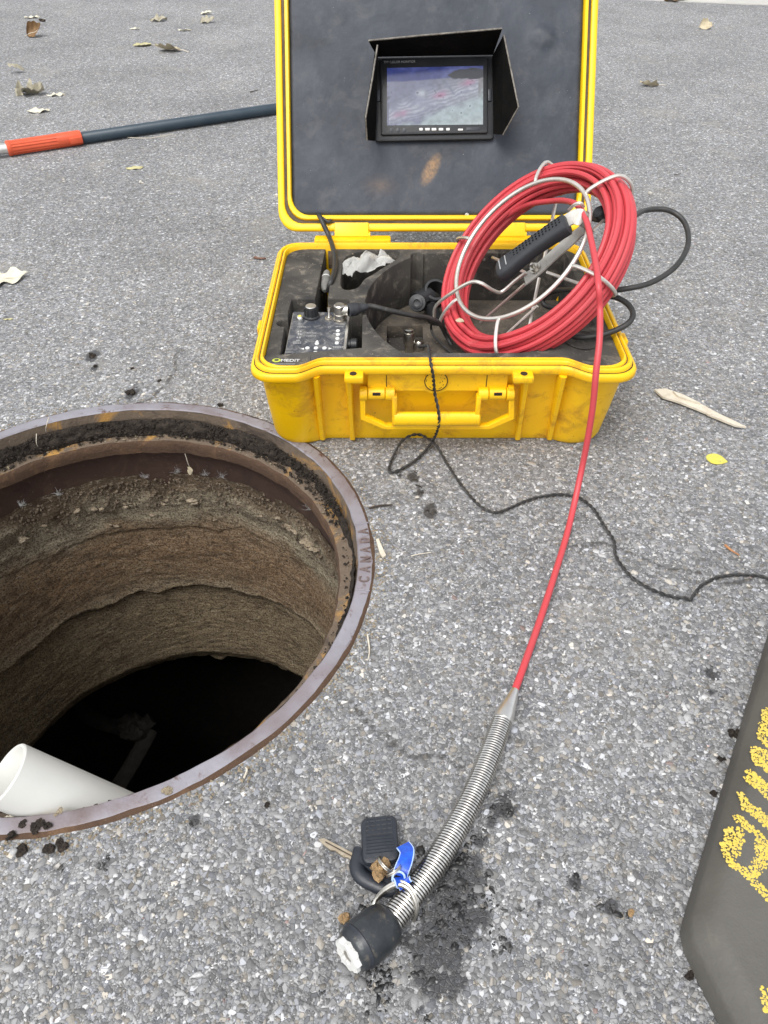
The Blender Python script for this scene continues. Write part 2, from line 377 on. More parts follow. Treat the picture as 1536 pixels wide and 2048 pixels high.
class MB:
    def __init__(s): s.v, s.f, s.n = [], [], 0
    def add(s, V, faces):
        V = np.asarray(V, float); s.v.append(V)
        s.f.extend(tuple(int(i) + s.n for i in f) for f in faces); s.n += len(V); return s
    def rings(s, R, closed=True, cap0=False, cap1=False, loop=False):
        k = len(R[0]); m = len(R); fs = []
        for i in range(m if loop else m - 1):
            j2 = (i + 1) % m
            for j in range(k if closed else k - 1):
                q = (j + 1) % k; fs.append((i * k + j, i * k + q, j2 * k + q, j2 * k + j))
        if cap0: fs.append(tuple(range(k))[::-1])
        if cap1: fs.append(tuple((m - 1) * k + j for j in range(k)))
        return s.add(np.vstack(R), fs)
    def tube(s, P, r, sides=8, closed=False, cap=True, flat=1.0):
        P = np.asarray(P, float); T, N, B = frames(P, closed)
        r = np.broadcast_to(np.asarray(r, float), (len(P),))
        a = np.arange(sides) * 2 * math.pi / sides
        R = [P[i] + r[i] * (np.cos(a)[:, None] * N[i] + np.sin(a)[:, None] * B[i] * flat) for i in range(len(P))]
        return s.rings(R, True, cap and not closed, cap and not closed, closed)
    def lathe(s, prof, o, ax, n=24, cap0=True, cap1=True, ref=None):
        ax = unit(ax); a = np.array([0, 0, 1.]) if abs(ax[2]) < .9 else np.array([1., 0, 0])
        u = unit(np.cross(ax, a) if ref is None else ref); w = np.cross(ax, u)
        th = np.arange(n) * 2 * math.pi / n
        R = [np.array(o) + ax * h + max(r, 1e-5) * (np.cos(th)[:, None] * u + np.sin(th)[:, None] * w) for r, h in prof]
        return s.rings(R, True, cap0, cap1)
    def box(s, c, u, v, w, bev=0.0):           # half-axes u, v, w
        c, u, v, w = (np.array(x, float) for x in (c, u, v, w))
        if bev <= 0:
            V = [c + a * u + b * v + d * w for d in (-1, 1) for b in (-1, 1) for a in (-1, 1)]
            return s.add(V, [(0, 2, 3, 1), (4, 5, 7, 6), (0, 1, 5, 4), (2, 6, 7, 3), (0, 4, 6, 2), (1, 3, 7, 5)])
        lu, lv, lw = (np.linalg.norm(x) for x in (u, v, w))
        def ring(k, d):
            a, b = 1 - k / lu, 1 - k / lv; e = bev
            pts = []
            for sx, sy in ((1, 1), (-1, 1), (-1, -1), (1, -1)):
                A, Bq = a * sx * lu, b * sy * lv
                q = [(A, Bq - sy * e), (A - sx * e * .3, Bq - sy * e * .3), (A - sx * e, Bq)]
                if sx * sy < 0: q = q[::-1]
                pts += q
            return [c + x / lu * u + y / lv * v + d * w for x, y in pts]
        b = bev
        return s.rings([ring(b, -1), ring(b * .3, -1 + b * .3 / lw), ring(0, -1 + b / lw), ring(0, 1 - b / lw), ring(b * .3, 1 - b * .3 / lw), ring(b, 1)], True, True, True)
    def prism(s, poly, d, top_scale=None):      # polygon (world pts) pushed by vector d
        P = np.array(poly, float); return s.rings([P, P + np.array(d)], True, True, True)
    def blob(s, c, r, seed=0, rough=.35, n=8, m=6, squash=(1, 1, 1)):
        th = np.arange(n) * 2 * math.pi / n; R = []
        for i in range(m + 1):
            ph = math.pi * i / m
            d = np.stack([np.sin(ph) * np.cos(th), np.sin(ph) * np.sin(th), np.full(n, np.cos(ph))], 1)
            k = 1 + rough * vnoise(d[:, 0] * 2.2 + 9, d[:, 1] * 2.2 + 5, d[:, 2] * 2.2 + 3, seed)
            R.append(np.array(c) + d * k[:, None] * r * np.array(squash))
        return s.rings(R[::-1], True, True, True)
    def build(s, name, m, parent=None, smooth=True, angle=40, origin=None):
        V = np.vstack(s.v)
        if parent is not None:
            iw = WM[parent].inverted(); A = np.array(iw); V2 = V @ A[:3, :3].T + A[:3, 3]; W = WM[parent].copy()
        else:
            o = np.array([(V[:, 0].min() + V[:, 0].max()) / 2, (V[:, 1].min() + V[:, 1].max()) / 2, V[:, 2].min()]) if origin is None else np.array(origin, float)
            V2 = V - o; W = Matrix.Translation(Vector(o))
        me = bpy.data.meshes.new(name); me.from_pydata(V2.tolist(), [], s.f); me.update()
        bm = bmesh.new(); bm.from_mesh(me)
        bmesh.ops.recalc_face_normals(bm, faces=bm.faces); bm.to_mesh(me); bm.free()
        o_ = link(name, me, m, parent, smooth, angle, W)
        return o_
def link(name, me, m, parent, smooth, angle, W):
    if m: me.materials.append(m)
    if smooth:
        me.polygons.foreach_set('use_smooth', [True] * len(me.polygons))
        me.set_sharp_from_angle(angle=rad(angle))
    o = bpy.data.objects.new(name, me); COL.objects.link(o)
    if parent is not None: o.parent = parent
    else: o.location = W.translation
    WM[o] = W
    return o

def fast_mesh(name, V, quads, m, attrs=(), smooth=False):
    me = bpy.data.meshes.new(name)
    Q = np.asarray(quads, np.int32)
    me.vertices.add(len(V)); me.vertices.foreach_set('co', np.asarray(V, np.float32).ravel())
    me.loops.add(Q.size); me.loops.foreach_set('vertex_index', Q.ravel())
    me.polygons.add(len(Q)); me.polygons.foreach_set('loop_start', np.arange(len(Q), dtype=np.int32) * Q.shape[1])
    me.update(calc_edges=True)
    for nm, typ, dat in attrs:
        a = me.attributes.new(nm, typ, 'POINT')
        a.data.foreach_set('value' if typ == 'FLOAT' else 'color', np.asarray(dat, np.float32).ravel())
    if smooth: me.polygons.foreach_set('use_smooth', [True] * len(me.polygons))
    me.materials.append(m)
    o = bpy.data.objects.new(name, me); COL.objects.link(o); WM[o] = Matrix.Identity(4)
    return o

def filled(name, outer, holes, z1, th, m, parent, bev=.0015, mat4=None):
    cu = bpy.data.curves.new('outline', 'CURVE'); cu.dimensions = '2D'; cu.fill_mode = 'BOTH'
    cu.extrude = th / 2 - bev; cu.bevel_depth = bev; cu.bevel_resolution = 1; cu.offset = -bev
    for pl in [outer] + list(holes):
        sp_ = cu.splines.new('POLY'); sp_.points.add(len(pl) - 1); sp_.use_cyclic_u = True
        for q, p in zip(sp_.points, pl): q.co = (float(p[0]), float(p[1]), 0, 1)
    return curve_mesh(name, cu, m, parent, mat4 if mat4 is not None else Matrix.Translation((0, 0, z1 - th / 2)))
def curve_mesh(name, cu, m, parent, mat4, smooth=True):
    ob = bpy.data.objects.new('outline', cu); COL.objects.link(ob)
    dg = bpy.context.evaluated_depsgraph_get()
    me = bpy.data.meshes.new_from_object(ob.evaluated_get(dg)); me.name = name
    bpy.data.objects.remove(ob); bpy.data.curves.remove(cu)
    me.materials.clear()
    W = WM[parent]
    me.transform(W.inverted() @ mat4)
    return link(name, me, m, parent, smooth, 35, W.copy())
def text_mesh(name, body, size, m, parent, o, u, v, ext=.0002, bev=0, bold=0, xs=1.0):
    cu = bpy.data.curves.new('lettering', 'FONT'); cu.body = body; cu.size = size; cu.extrude = ext; cu.bevel_depth = bev
    cu.align_x = 'CENTER'; cu.align_y = 'CENTER'; cu.offset = bold
    u, v = unit(u), unit(v); w = np.cross(u, v)
    m4 = Matrix(((u[0] * xs, v[0], w[0], o[0]), (u[1] * xs, v[1], w[1], o[1]), (u[2] * xs, v[2], w[2], o[2]), (0, 0, 0, 1)))
    return curve_mesh(name, cu, m, parent, m4, False)

# =================================================================== THE SETTING
MC = np.array([-.3737, .6887, 0.])            # manhole centre
R_OUT, R_IN, R_LEDGE, R_SHAFT = .3612, .340, .314, .332

STAINS = [  # photo x, y, radius, strength: wet and oily marks on the asphalt
    (1010, 1610, 34, .8), (985, 1640, 26, .7), (960, 1680, 24, .7), (925, 1735, 42, .9), (905, 1790, 50, .95), (900, 1850, 60, 1.0),
    (870, 1910, 60, .95), (890, 1960, 46, .85), (945, 1770, 40, .8), (965, 1840, 30, .7), (820, 1880, 30, .8), (745, 1880, 52, .75), (860, 1950, 44, .8), (835, 1700, 26, .55),
    (680, 1800, 30, .6), (700, 1850, 34, .6), (650, 1780, 18, .5), (730, 1640, 16, .6), (760, 1960, 30, .5), (840, 2020, 30, .6), (760, 2010, 20, .55), (580, 1945, 22, .45), (640, 1985, 15, .5),
    (1150, 1765, 22, .8), (1220, 1815, 20, .9), (1262, 1822, 14, .6), (1080, 1810, 13, .8), (1040, 1815, 11, .7), (1105, 1700, 12, .6), (1125, 1705, 10, .6), (1175, 1930, 12, .6), (1198, 1858, 10, .7),
    (1425, 1350, 17, .9), (1425, 1385, 11, .8), (1400, 1395, 8, .5), (825, 955, 15, .8), (840, 985, 13, .7), (860, 1022, 17, .9), (800, 950, 10, .6),
    (185, 712, 14, .9), (190, 735, 9, .9), (265, 785, 16, .8), (390, 1640, 15, .8), (535, 1610, 9, .8), (650, 1745, 9, .7), (1345, 790, 8, .3), (30, 440, 24, .34), (410, 310, 40, .30), (40, 1760, 14, .5), (120, 1735, 20, .6), (215, 1720, 15, .6), (60, 1690, 20, .5),
    (930, 1760, 26, .85), (975, 1600, 20, .6), (1210, 1500, 7, .5), (565, 1740, 12, .5), (230, 1690, 13, .6), (1000, 1880, 22, .5), (1180, 1990, 9, .5), (600, 1900, 14, .4)]
CRACKS = [[(335, 765), (352, 735), (350, 715), (358, 700)], [(330, 770), (300, 800), (255, 812)], [(1150, 1090), (1210, 1085), (1260, 1105), (1330, 1135), (1400, 1145)],
          [(780, 1490), (830, 1515), (880, 1510), (930, 1540)], [(700, 1400), (740, 1450), (790, 1480)], [(735, 1016), (785, 1010)],
          [(1234, 143), (1275, 136), (1320, 137), (1372, 137)], [(1390, 230), (1420, 237)], [(1440, 1168), (1500, 1160), (1536, 1168)]]
def stain_at(X, Y):
    s = np.zeros_like(X)
    for px, py, r, k in STAINS:
        c = G(px, py); a = r * (G(px + 1, py)[0] - c[0]); b = abs(G(px, py - r)[1] - c[1])
        b = min(b, a * 1.9)
        s = np.maximum(s, k * np.exp(-(((X - c[0]) / a) ** 2 + ((Y - c[1]) / b) ** 2) * .7))
    return s
def crack_at(X, Y):
    d = np.full(X.shape, .05)
    for c in CRACKS:
        P = [G(*p)[:2] for p in c]
        for a, b in zip(P[:-1], P[1:]):
            ab = b - a; t = np.clip(((X - a[0]) * ab[0] + (Y - a[1]) * ab[1]) / (ab @ ab), 0, 1)
            d = np.minimum(d, np.hypot(X - a[0] - t * ab[0], Y - a[1] - t * ab[1]))
    return d
def add_road():
    xs = np.arange(-1.5, 1.901, .006); ys = np.concatenate([np.arange(.0, 1.6, .006), np.arange(1.6, 5.0, .012)])
    X, Y = np.meshgrid(xs, ys); ny, nx = X.shape
    Xf, Yf = X.ravel(), Y.ravel()
    r = np.hypot(Xf - MC[0], Yf - MC[1])
    Z = .0006 * fbm(Xf * 9, Yf * 9, 0, 3, 3)
    i = np.arange(ny * nx).reshape(ny, nx)
    Q = np.stack([i[:-1, :-1], i[:-1, 1:], i[1:, 1:], i[1:, :-1]], -1).reshape(-1, 4)
    keep = (r[Q] > R_OUT - .013).all(1)
    V = np.stack([Xf, Yf, Z], 1)
    # the rest of the road out to the horizon, as four big strips round the fine sheet
    x0, x1, y0, y1, B = xs[0], xs[-1], ys[0], ys[-1], 150.
    E = np.array([[-B, -B, 0], [B, -B, 0], [B, y0, 0], [-B, y0, 0], [-B, y1, 0], [B, y1, 0], [B, B, 0], [-B, B, 0], [x0, y0, 0], [x0, y1, 0], [x1, y0, 0], [x1, y1, 0]])
    n0 = len(V); EQ = np.array([[0, 1, 2, 3], [4, 5, 6, 7], [3, 8, 9, 4], [10, 2, 5, 11]]) + n0
    V = np.vstack([V, E]); Q = np.vstack([Q[keep], EQ])
    st = np.concatenate([stain_at(Xf, Yf), np.zeros(12)]); ck = np.concatenate([crack_at(Xf, Yf), np.full(12, .05)])
    o = fast_mesh('road', V, Q, M['asphalt'], (('stain', 'FLOAT', st), ('crack', 'FLOAT', ck)), True)
    return tag(o, 'grey weathered asphalt with exposed stones and dark wet marks', None, None, 'structure')
add_road()

def add_aggregate(N=64000):
    k = N * 3
    Y = .06 + 1.75 * rng.random(k) ** 1.7; X = (rng.random(k) * 2 - 1) * (.34 + .5 * Y)
    ok = np.hypot(X - MC[0], Y - MC[1]) > R_OUT + .004
    ok &= crack_at(X, Y) > .0028 + .002 * vnoise(X * 90, Y * 90, 0, 17)
    ok &= ~((X > -.16) & (X < .33) & (Y > .96) & (Y < 1.29))
    X, Y = X[ok][:N], Y[ok][:N]; N = len(X)
    R = np.clip(.00138 * np.exp(rng.normal(0, .50, N)), .0007, .0050)
    H = (.00015 + .00045 * rng.random(N)) * (.6 + R / .004)
    a = (np.arange(6) + rng.random((N, 6)) * .75) * math.pi / 3 + rng.random((N, 1)) * 6.3
    rr = R[:, None] * (.62 + .66 * rng.random((N, 6)))
    el = 1 + .5 * rng.random((N, 1)); ca = rng.random((N, 1)) * 6.3
    dx, dy = np.cos(a) * rr * el, np.sin(a) * rr / el
    ex, ey = dx * np.cos(ca) - dy * np.sin(ca), dx * np.sin(ca) + dy * np.cos(ca)
    tx, ty = rng.normal(0, .07, (N, 1)), rng.normal(0, .07, (N, 1))
    lo = np.stack([X[:, None] + ex * 1.05, Y[:, None] + ey * 1.05, np.full_like(ex, -.0012)], -1)
    hi = np.stack([X[:, None] + ex * .90, Y[:, None] + ey * .90, H[:, None] + ex * tx + ey * ty], -1)
    V = np.concatenate([lo, hi], 1).reshape(-1, 3)
    b = (np.arange(N) * 12)[:, None]
    Q = []
    for j in range(6):
        q = (j + 1) % 6; Q.append(b + np.array([[j, q, 6 + q, 6 + j]]))
    Q += [b + np.array([[6, 7, 8, 9]]), b + np.array([[6, 9, 10, 11]])]
    Q = np.concatenate(Q)
    u = rng.random(N)
    g = np.interp(u, [0, .25, .6, .85, .95, 1], [.12, .185, .24, .305, .385, .52])
    g *= 1 + .12 * fbm(X * 3, Y * 3, 0, 11, 3)
    tint = np.ones((N, 3)) * np.array([1., 1., 1.]); w = rng.random(N)
    tint[w < .10] = (.95, .98, 1.06); tint[w > .90] = (1.08, 1.0, .88); tint[(w > .895) & (w < .897)] = (1.2, .88, .8)
    s = stain_at(X, Y) + .42 * fbm(X * 62, Y * 62, 0, 13, 4) + rng.normal(0, .07, N)
    s = np.clip((s - .40) / .14, 0, 1) * (stain_at(X, Y) > .08)
    c = g[:, None] * tint; c = c * (1 - .90 * s[:, None])
    col = np.repeat(np.concatenate([c, np.ones((N, 1))], 1), 12, 0)
    o = fast_mesh('asphalt_gravel', V, Q, M['chip'], (('col', 'FLOAT_COLOR', col), ('wet', 'FLOAT', np.repeat(s, 12))))
    return tag(o, 'pale and grey stone chips worn proud of the asphalt', None, None, 'stuff')
add_aggregate()

def add_far_pavement():
    a, b = G(1316, 3.0), G(1545, 12.0)
    d = unit(b - a); n = np.array([-d[1], d[0], 0])
    m = MB()
    t = np.linspace(-.6, 14, 60); wob = .01 * fbm(t * 3, t * 0, 0, 5, 3)
    e = a[None] + d[None] * t[:, None] + n[None] * wob[:, None]; e[:, 2] = 0.0
    R = [e + np.array([0, 0, -.02]), e + np.array([0, 0, .004]) + n * .006, e + n * 6 + np.array([0, 0, .006])]
    m.rings(R, False)
    return tag(m.build('pavement', M['concrete']), 'pale concrete pavement beyond the asphalt in the far corner', None, None, 'structure')
add_far_pavement()

# ------------------------------------------------------------------ manhole
def ringpts(r, z, n=192, jr=0, jz=0, seed=0, f=6):
    a = np.arange(n) * 2 * math.pi / n; c, s = np.cos(a), np.sin(a)
    rr = r + jr * fbm(c * f, s * f, z * 9, seed, 4); zz = z + jz * fbm(c * f + 7, s * f, 0, seed + 3, 4)
    return np.stack([MC[0] + rr * c, MC[1] + rr * s, np.broadcast_to(zz, a.shape)], 1)
mh = thing('manhole_frame', MC, 'round cast iron manhole frame, rusty and open, set in the asphalt', 'manhole')
m = MB()
m.rings([ringpts(R_OUT + .001, -.05), ringpts(R_OUT - .0035, .0026, 256, .0012, 0, 1, 16), ringpts(R_OUT - .0045, .003, 256, .0012, 0, 1, 16), ringpts(R_IN + .0015, .003, 256, .0008, 0, 2, 16), ringpts(R_IN, .001, 256, .0008, 0, 2, 16)][1:])
m.build('rim', M['iron'], mh)
m = MB()
m.rings([ringpts(R_OUT + .0022, -.06, 256), ringpts(R_OUT + .0020, -.0010, 256, .0008, .0005, 6, 16), ringpts(R_OUT - .0005, .0013, 256, .0010, .0004, 7, 16), ringpts(R_OUT - .0036, .0024, 256, .0012, 0, 1, 16)])
m.build('outer_skirt', M['rust'], mh)
m = MB()
prof = [(R_IN, .0008, .0006), (R_IN - .0012, -.010, .001), (R_IN - .002, -.022, .003), (R_IN - .005, -.033, .004), (R_IN - .012, -.039, .004), (R_LEDGE + .010, -.041, .002), (R_LEDGE + .001, -.042, .0015)]
m.rings([ringpts(r, z, 256, j, j * .8, 4, 14) for r, z, j in prof])
m.build('cover_seat', M['ledge'], mh)
m = MB()
prof = [(R_LEDGE + .001, -.042, .0015), (R_LEDGE - .0015, -.046, .002), (R_LEDGE - .001, -.056, .002), (R_LEDGE, -.066, .002), (R_LEDGE + .006, -.069, .001)]
m.rings([ringpts(r, z, 256, j, j * .4, 4, 14) for r, z, j in prof])
m.build('seat_lip', M['rust'], mh)
m = MB()
m.rings([ringpts(R_LEDGE + .006, -.069), ringpts(R_SHAFT - .002, -.072), ringpts(R_SHAFT, -.085), ringpts(R_SHAFT + .001, -.150)])
m.build('lower_flange', M['under'], mh)
# embossed word on the rim, reading round the ring
WORD = 'CANADA'
a0 = [math.atan2(*(G(733, y) - MC)[[1, 0]]) for y in (1163, 1138, 1121, 1103, 1086, 1066)]
for ch, y, a in zip(WORD, range(6), np.linspace(a0[0], a0[-1], 6)):
    rd = np.array([math.cos(a), math.sin(a), 0]); tn = np.array([-rd[1], rd[0], 0])
    o = MC + rd * (R_IN + R_OUT) / 2 + np.array([0, 0, .0034])
    text_mesh('letter', ch, .0190, M['iron_letter'], mh, o, tn, -rd, .0011, .0002, .0001, .74)
for y in (1049, 1184):                        # raised bars either side of the word
    a = math.atan2(*(G(733, y) - MC)[[1, 0]]); rd = np.array([math.cos(a), math.sin(a), 0]); tn = np.array([-rd[1], rd[0], 0])
    MB().box(MC + rd * (R_IN + R_OUT) / 2 + np.array([0, 0, .0032]), rd * .0092, tn * .001, (0, 0, .0007), .0004).build('raised_bar', M['iron'], mh)

def add_shaft():
    n, zs = 420, np.concatenate([np.linspace(-.125, -.68, 190)])
    a = np.arange(n) * 2 * math.pi / n; c, s = np.cos(a), np.sin(a)
    A = np.broadcast_to(a, (len(zs), n)); Z = np.broadcast_to(zs[:, None], (len(zs), n)); C, S = np.cos(A), np.sin(A)
    r = R_SHAFT + .002 - .0016 * fbm(C * 7, S * 7, Z * 22, 21, 4) - .0013 * fbm(C * 60, S * 60, Z * 190, 25, 3)
    # mortar lumps under the frame, ragged joints between the precast rings
    top = -.165 + .018 * fbm(C * 4, S * 4, 0, 31, 4)
    r -= .009 * np.clip(1 - np.abs(Z - top) / .03, 0, 1) * (.5 + .5 * fbm(C * 12, S * 12, Z * 26, 33, 4))
    lip = -.245 + .012 * fbm(C * 5, S * 5, 0, 34, 4)
    r -= .0035 * (Z > lip) * (.7 + .3 * fbm(C * 10, S * 10, Z * 10, 38, 3))
    seam = -.418 + .010 * fbm(C * 6, S * 6, 0, 41, 4)
    r += np.where(Z < seam, .010, -.004 * np.exp(-(Z - seam) / .012))
    r += .02 * np.clip((-.64 - Z) / .04, 0, 1)
    V = np.stack([MC[0] + r * C, MC[1] + r * S, Z + .004 * fbm(C * 14, S * 14, Z * 14, 44, 3)], -1)
    V[-1, :, 2] = -.675 + .012 * fbm(c * 12, s * 12, 0, 47, 4)
    V = V.reshape(-1, 3)
    i = np.arange(len(zs) * n).reshape(len(zs), n); j = np.roll(i, -1, 1)
    Q = np.stack([i[:-1], i[1:], j[1:], j[:-1]], -1).reshape(-1, 4)
    V -= MC
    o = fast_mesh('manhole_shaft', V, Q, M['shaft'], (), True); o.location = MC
    tag(o, 'ragged brown concrete wall of the manhole shaft', None, None, 'structure')
    m = MB()
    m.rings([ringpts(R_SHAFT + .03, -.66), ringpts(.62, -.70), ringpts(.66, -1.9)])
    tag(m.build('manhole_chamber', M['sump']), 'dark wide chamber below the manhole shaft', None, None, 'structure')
    m = MB(); m.rings([ringpts(.66, -1.82), ringpts(.02, -1.82)], True, False, True)
    tag(m.build('water', M['water']), 'still black water at the bottom of the manhole', None, None, 'structure')
add_shaft()
def shaft_hit(px, py, r=R_SHAFT - .004):
    d = ray(px, py); o = CAM - MC; a = d[0] ** 2 + d[1] ** 2; b = 2 * (o[0] * d[0] + o[1] * d[1]); c = o[0] ** 2 + o[1] ** 2 - r * r
    t = (-b + math.sqrt(max(0, b * b - 4 * a * c))) / (2 * a); return CAM + d * t
def add_mortar():
    m = MB()
    for k, (px, py, w) in enumerate([(385, 1000, 15), (360, 1004, 8), (620, 1088, 20), (600, 1068, 16), (578, 1052, 13), (560, 1036, 10), (480, 1010, 9), (330, 1002, 8), (250, 1010, 10), (190, 1015, 14), (150, 1022, 10), (300, 1030, 8), (430, 1040, 7), (520, 1030, 8), (90, 1050, 12), (40, 1080, 13), (230, 1050, 9)]):
        q = shaft_hit(px, py); r = w * .0007; n = unit((q - MC) * [1, 1, 0])
        for j in range(3): m.blob(q + rng.normal(0, r * .5, 3) * [1, 1, .4], r * (.5 + .4 * rng.random()), k * 3 + j, .6, 9, 6, (.9, .5 + .3 * abs(n[0]), .45))
    tag(m.build('mortar', M['mortar'], None, True, 30), 'pale crumbling mortar lumps stuck round the top of the shaft wall', None, None, 'stuff')
    m = MB()
    for k in range(900):
        q = shaft_hit(rng.random() * 680, 945 + 70 * rng.random() + 0 * k); q[2] = -.135 - .06 * rng.random() ** 1.4; m.blob(q, .0008 + .0022 * rng.random() ** 2, k, .6, 6, 4)
    tag(m.build('soil', M['crumbs'], None, True, 30), 'brown soil crumbs clinging to the shaft wall under the frame', None, None, 'stuff')
add_mortar()

# grit packed round the frame, and dirt lying on the cover seat
def add_grit(name, label, spec, mat):
    m = MB()
    for c, r, k in spec: m.blob(c, r, k, .5, 5, 3, (1, 1, .6))
    o = m.build(name, mat, None, False); return tag(o, label, None, None, 'stuff')
spec = []
for k in range(2600):
    a = rng.random() * 6.283; dens = .5 + .5 * math.sin(a * 3 + 1) + (1.0 if -1.9 < a < .2 or a > 4.4 else 0)
    if rng.random() > dens * .6: continue
    r = R_OUT + .0015 + abs(rng.normal(0, .011))
    spec.append((MC + np.array([math.cos(a) * r, math.sin(a) * r, .0004]), .0006 + .0016 * rng.random() ** 2, k))
add_grit('sand', 'tan grit packed along the outer edge of the manhole frame', spec, M['sand'])
spec = []
for k in range(2600):
    a = rad(20 + 150 * rng.random()) if rng.random() < .75 else rng.random() * 6.283
    f = rng.random() ** 1.5; r = R_IN - .0050 - .013 * f - .003 * rng.random(); z = -.013 - .027 * f ** .8
    spec.append((MC + np.array([math.cos(a) * r, math.sin(a) * r, z]), .0007 + .0026 * rng.random() ** 3, k))
add_grit('dirt', 'black crumbly dirt lying round the cover seat', spec, M['mud'])
def dirt_bank():
    n = 400; a = np.arange(n) * 2 * math.pi / n; c, s_ = np.cos(a), np.sin(a)
    amt = np.clip(.55 + .55 * np.sin(a - .1) + .5 * fbm(c * 4, s_ * 4, 0, 91, 4), 0, 1.2)
    R = []
    for q in range(9):
        f = q / 8
        r = R_IN - .0035 - (.002 + .008 * f) * (.35 + .65 * np.minimum(amt, 1)); z = -.011 - .030 * f ** .8 - (1 - f) * .018 * (1 - np.minimum(amt, 1))
        b = math.sin(math.pi * f) * .0050 * amt * (.6 + .8 * fbm(c * 38, s_ * 38, f * 5, 95, 4)) + .0012 * fbm(c * 120, s_ * 120, f * 9, 97, 2)
        R.append(np.stack([MC[0] + (r - b) * c, MC[1] + (r - b) * s_, z + b * .5], 1))
    m = MB(); m.rings(R); o = m.build('soil', M['mud'], None, True, 60); tag(o, 'band of black crumbly soil banked under the rim on the cover seat', None, None, 'stuff')
dirt_bank()
spec = []
for k in range(150):
    a = rad(15 + 130 * rng.random()); r = R_LEDGE + .003 + .012 * rng.random()
    spec.append((MC + np.array([math.cos(a) * r, math.sin(a) * r, -.0395]), .0006 + .0018 * rng.random() ** 3, k))
add_grit('rubble', 'pale stone crumbs scattered on the rusty cover seat', spec, M['sand'])

# mud clods and chips on and round the rim
def clod(px, py, rpx, mat, label, z=.003, sq=.5, name='mud_clod', cat='clod', group=None, rough=.6):
    c = G(px, py, z); r = rpx * (G(px + 1, py, z)[0] - c[0])
    m = MB(); k = int(px * 7 + py)
    for q in range(5):
        o = rng.normal(0, r * .38, 3); o[2] = abs(o[2]) * sq
        m.blob(c + o + np.array([0, 0, r * sq * .35]), r * (.45 + .25 * rng.random()), k + q, rough, 8, 6, (1, 1, sq))
    return tag(m.build(name, mat, None, True, 30), label, cat, group)
g1 = 'mud clods on the manhole rim'
clod(72, 1655, 14, M['mud'], 'largest black mud clod on the near rim, broad and lumpy', .003, .4, group=g1)
clod(97, 1651, 8, M['mud'], 'small round black mud clod on the near rim, right of the large one', .003, .6, group=g1)
clod(22, 1673, 10, M['mud'], 'black mud clod at the outer edge of the rim, leftmost in view', .003, .7, group=g1)
clod(46, 1646, 9, M['mud'], 'flat grey mud smear on the near rim beside the pipe', .003, .25, group=g1)
clod(119, 1624, 8, M['sand'], 'pale yellow chip on the inner edge of the rim near the pipe', .003, .25, 'chip', 'chip')
clod(333, 1582, 10, M['sand'], 'pale yellow crumb lying on the middle of the lower rim', .003, .22, 'chip', 'chip')
clod(20, 1636, 9, M['wood'], 'thin pale flake on the dirt under the white pipe', -.01, .25, 'chip', 'chip')
g2 = 'dark crumbs on the asphalt'
for px, py, r, lb in [(185, 712, 8, 'flat black crumb on the asphalt behind the manhole, upper of two'), (190, 734, 5, 'small black crumb just below the flat one behind the manhole'),
                      (262, 786, 10, 'ragged black crumb beside a crack behind the manhole rim'), (440, 812, 6, 'black crumb touching the rim beside the yellow case'),
                      (264, 738, 4, 'tiny black crumb level with the two behind the manhole'), (320, 762, 4, 'tiny black crumb in the crack behind the manhole'),
                      (535, 1610, 6, 'small black crumb below the manhole, left of the car key'), (1472, 1470, 10, 'black clod stuck against the edge of the rubber block, highest of three'),
                      (1445, 1520, 7, 'black crumb beside the rubber block edge, middle of three'), (1428, 1588, 7, 'black crumb under the rubber block edge, lowest of three'),
                      (1380, 1957, 10, 'black clod by the lower corner of the rubber block'), (45, 1700, 12, 'soil lump lying outside the rim at the left'), (125, 1690, 12, 'dark soil lump under the outer edge of the rim below the pipe'), (100, 1702, 12, 'loose black soil lump left of the lump below the pipe')]:
    clod(px, py, r, M['mud'], lb, 0, .5, 'dirt_crumb', 'crumb', g2)
clod(283, 367, 4, M['pebble'], 'small round white pebble on the asphalt left of the case', 0, .8, 'pebble', 'pebble', rough=.2)
clod(176, 611, 4, M['pebble'], 'small pale pebble on the open asphalt above the manhole', 0, .8, 'pebble', 'pebble', rough=.2)
clod(553, 395, 5, M['pebble'], 'cream pebble beside the left edge of the open lid', 0, .8, 'pebble', 'pebble', rough=.2)
clod(1300, 388, 4, M['pebble'], 'pale pebble on the asphalt near the black cable loop', 0, .8, 'pebble', 'pebble', rough=.2)
clod(1262, 1828, 8, M['tan_mud'], 'small tan stone in a dark spot left of the rubber block', 0, .7, 'pebble', 'pebble', rough=.4)

# the bent step iron in the dark, and the white pipe
def add_rung():
    t = thing('step_iron', PL(255, 1480, (0, 0, -.98), np.array([0, 0, 1.])), 'dark muddy bent step iron lying deep in the manhole', 'step iron')
    z = -.98
    p = [G(x, y, z) for x, y in ((160, 1415), (190, 1440), (240, 1455), (272, 1452))]
    m = MB(); m.tube(catmull(p, 8), [.020] * 25, 10, flat=.7); m.build('arm', M['sump'], t)
    p = [G(x, y, z + .01) for x, y in ((300, 1462), (285, 1490), (262, 1530), (240, 1566), (215, 1600))]
    m = MB(); m.tube(catmull(p, 8), .020, 10, flat=.6); m.build('tread', M['sump'], t)
    m = MB()
    for k in range(14): m.blob(G(250 + 45 * rng.random(), 1445 + 25 * rng.random(), z + .03), .018, k, .6)
    m.build('mud_lump', M['sump'], t)
add_rung()
def add_pvc():
    c = G(10, 1548, .022); ax = unit((.66, .0, -.75)); R, L = .0315, 1.15
    t = thing('plastic_pipe', c, 'white plastic pipe leaning out of the manhole over its near rim', 'pipe')
    m = MB(); m.lathe([(R, .0012), (R, L), (R - .0045, L), (R - .0045, .0012), (R - .0035, 0), (R - .001, 0), (R, .0012)], c, ax, 48, False, False)
    m.build('pipe_wall', M['pvc'], t)
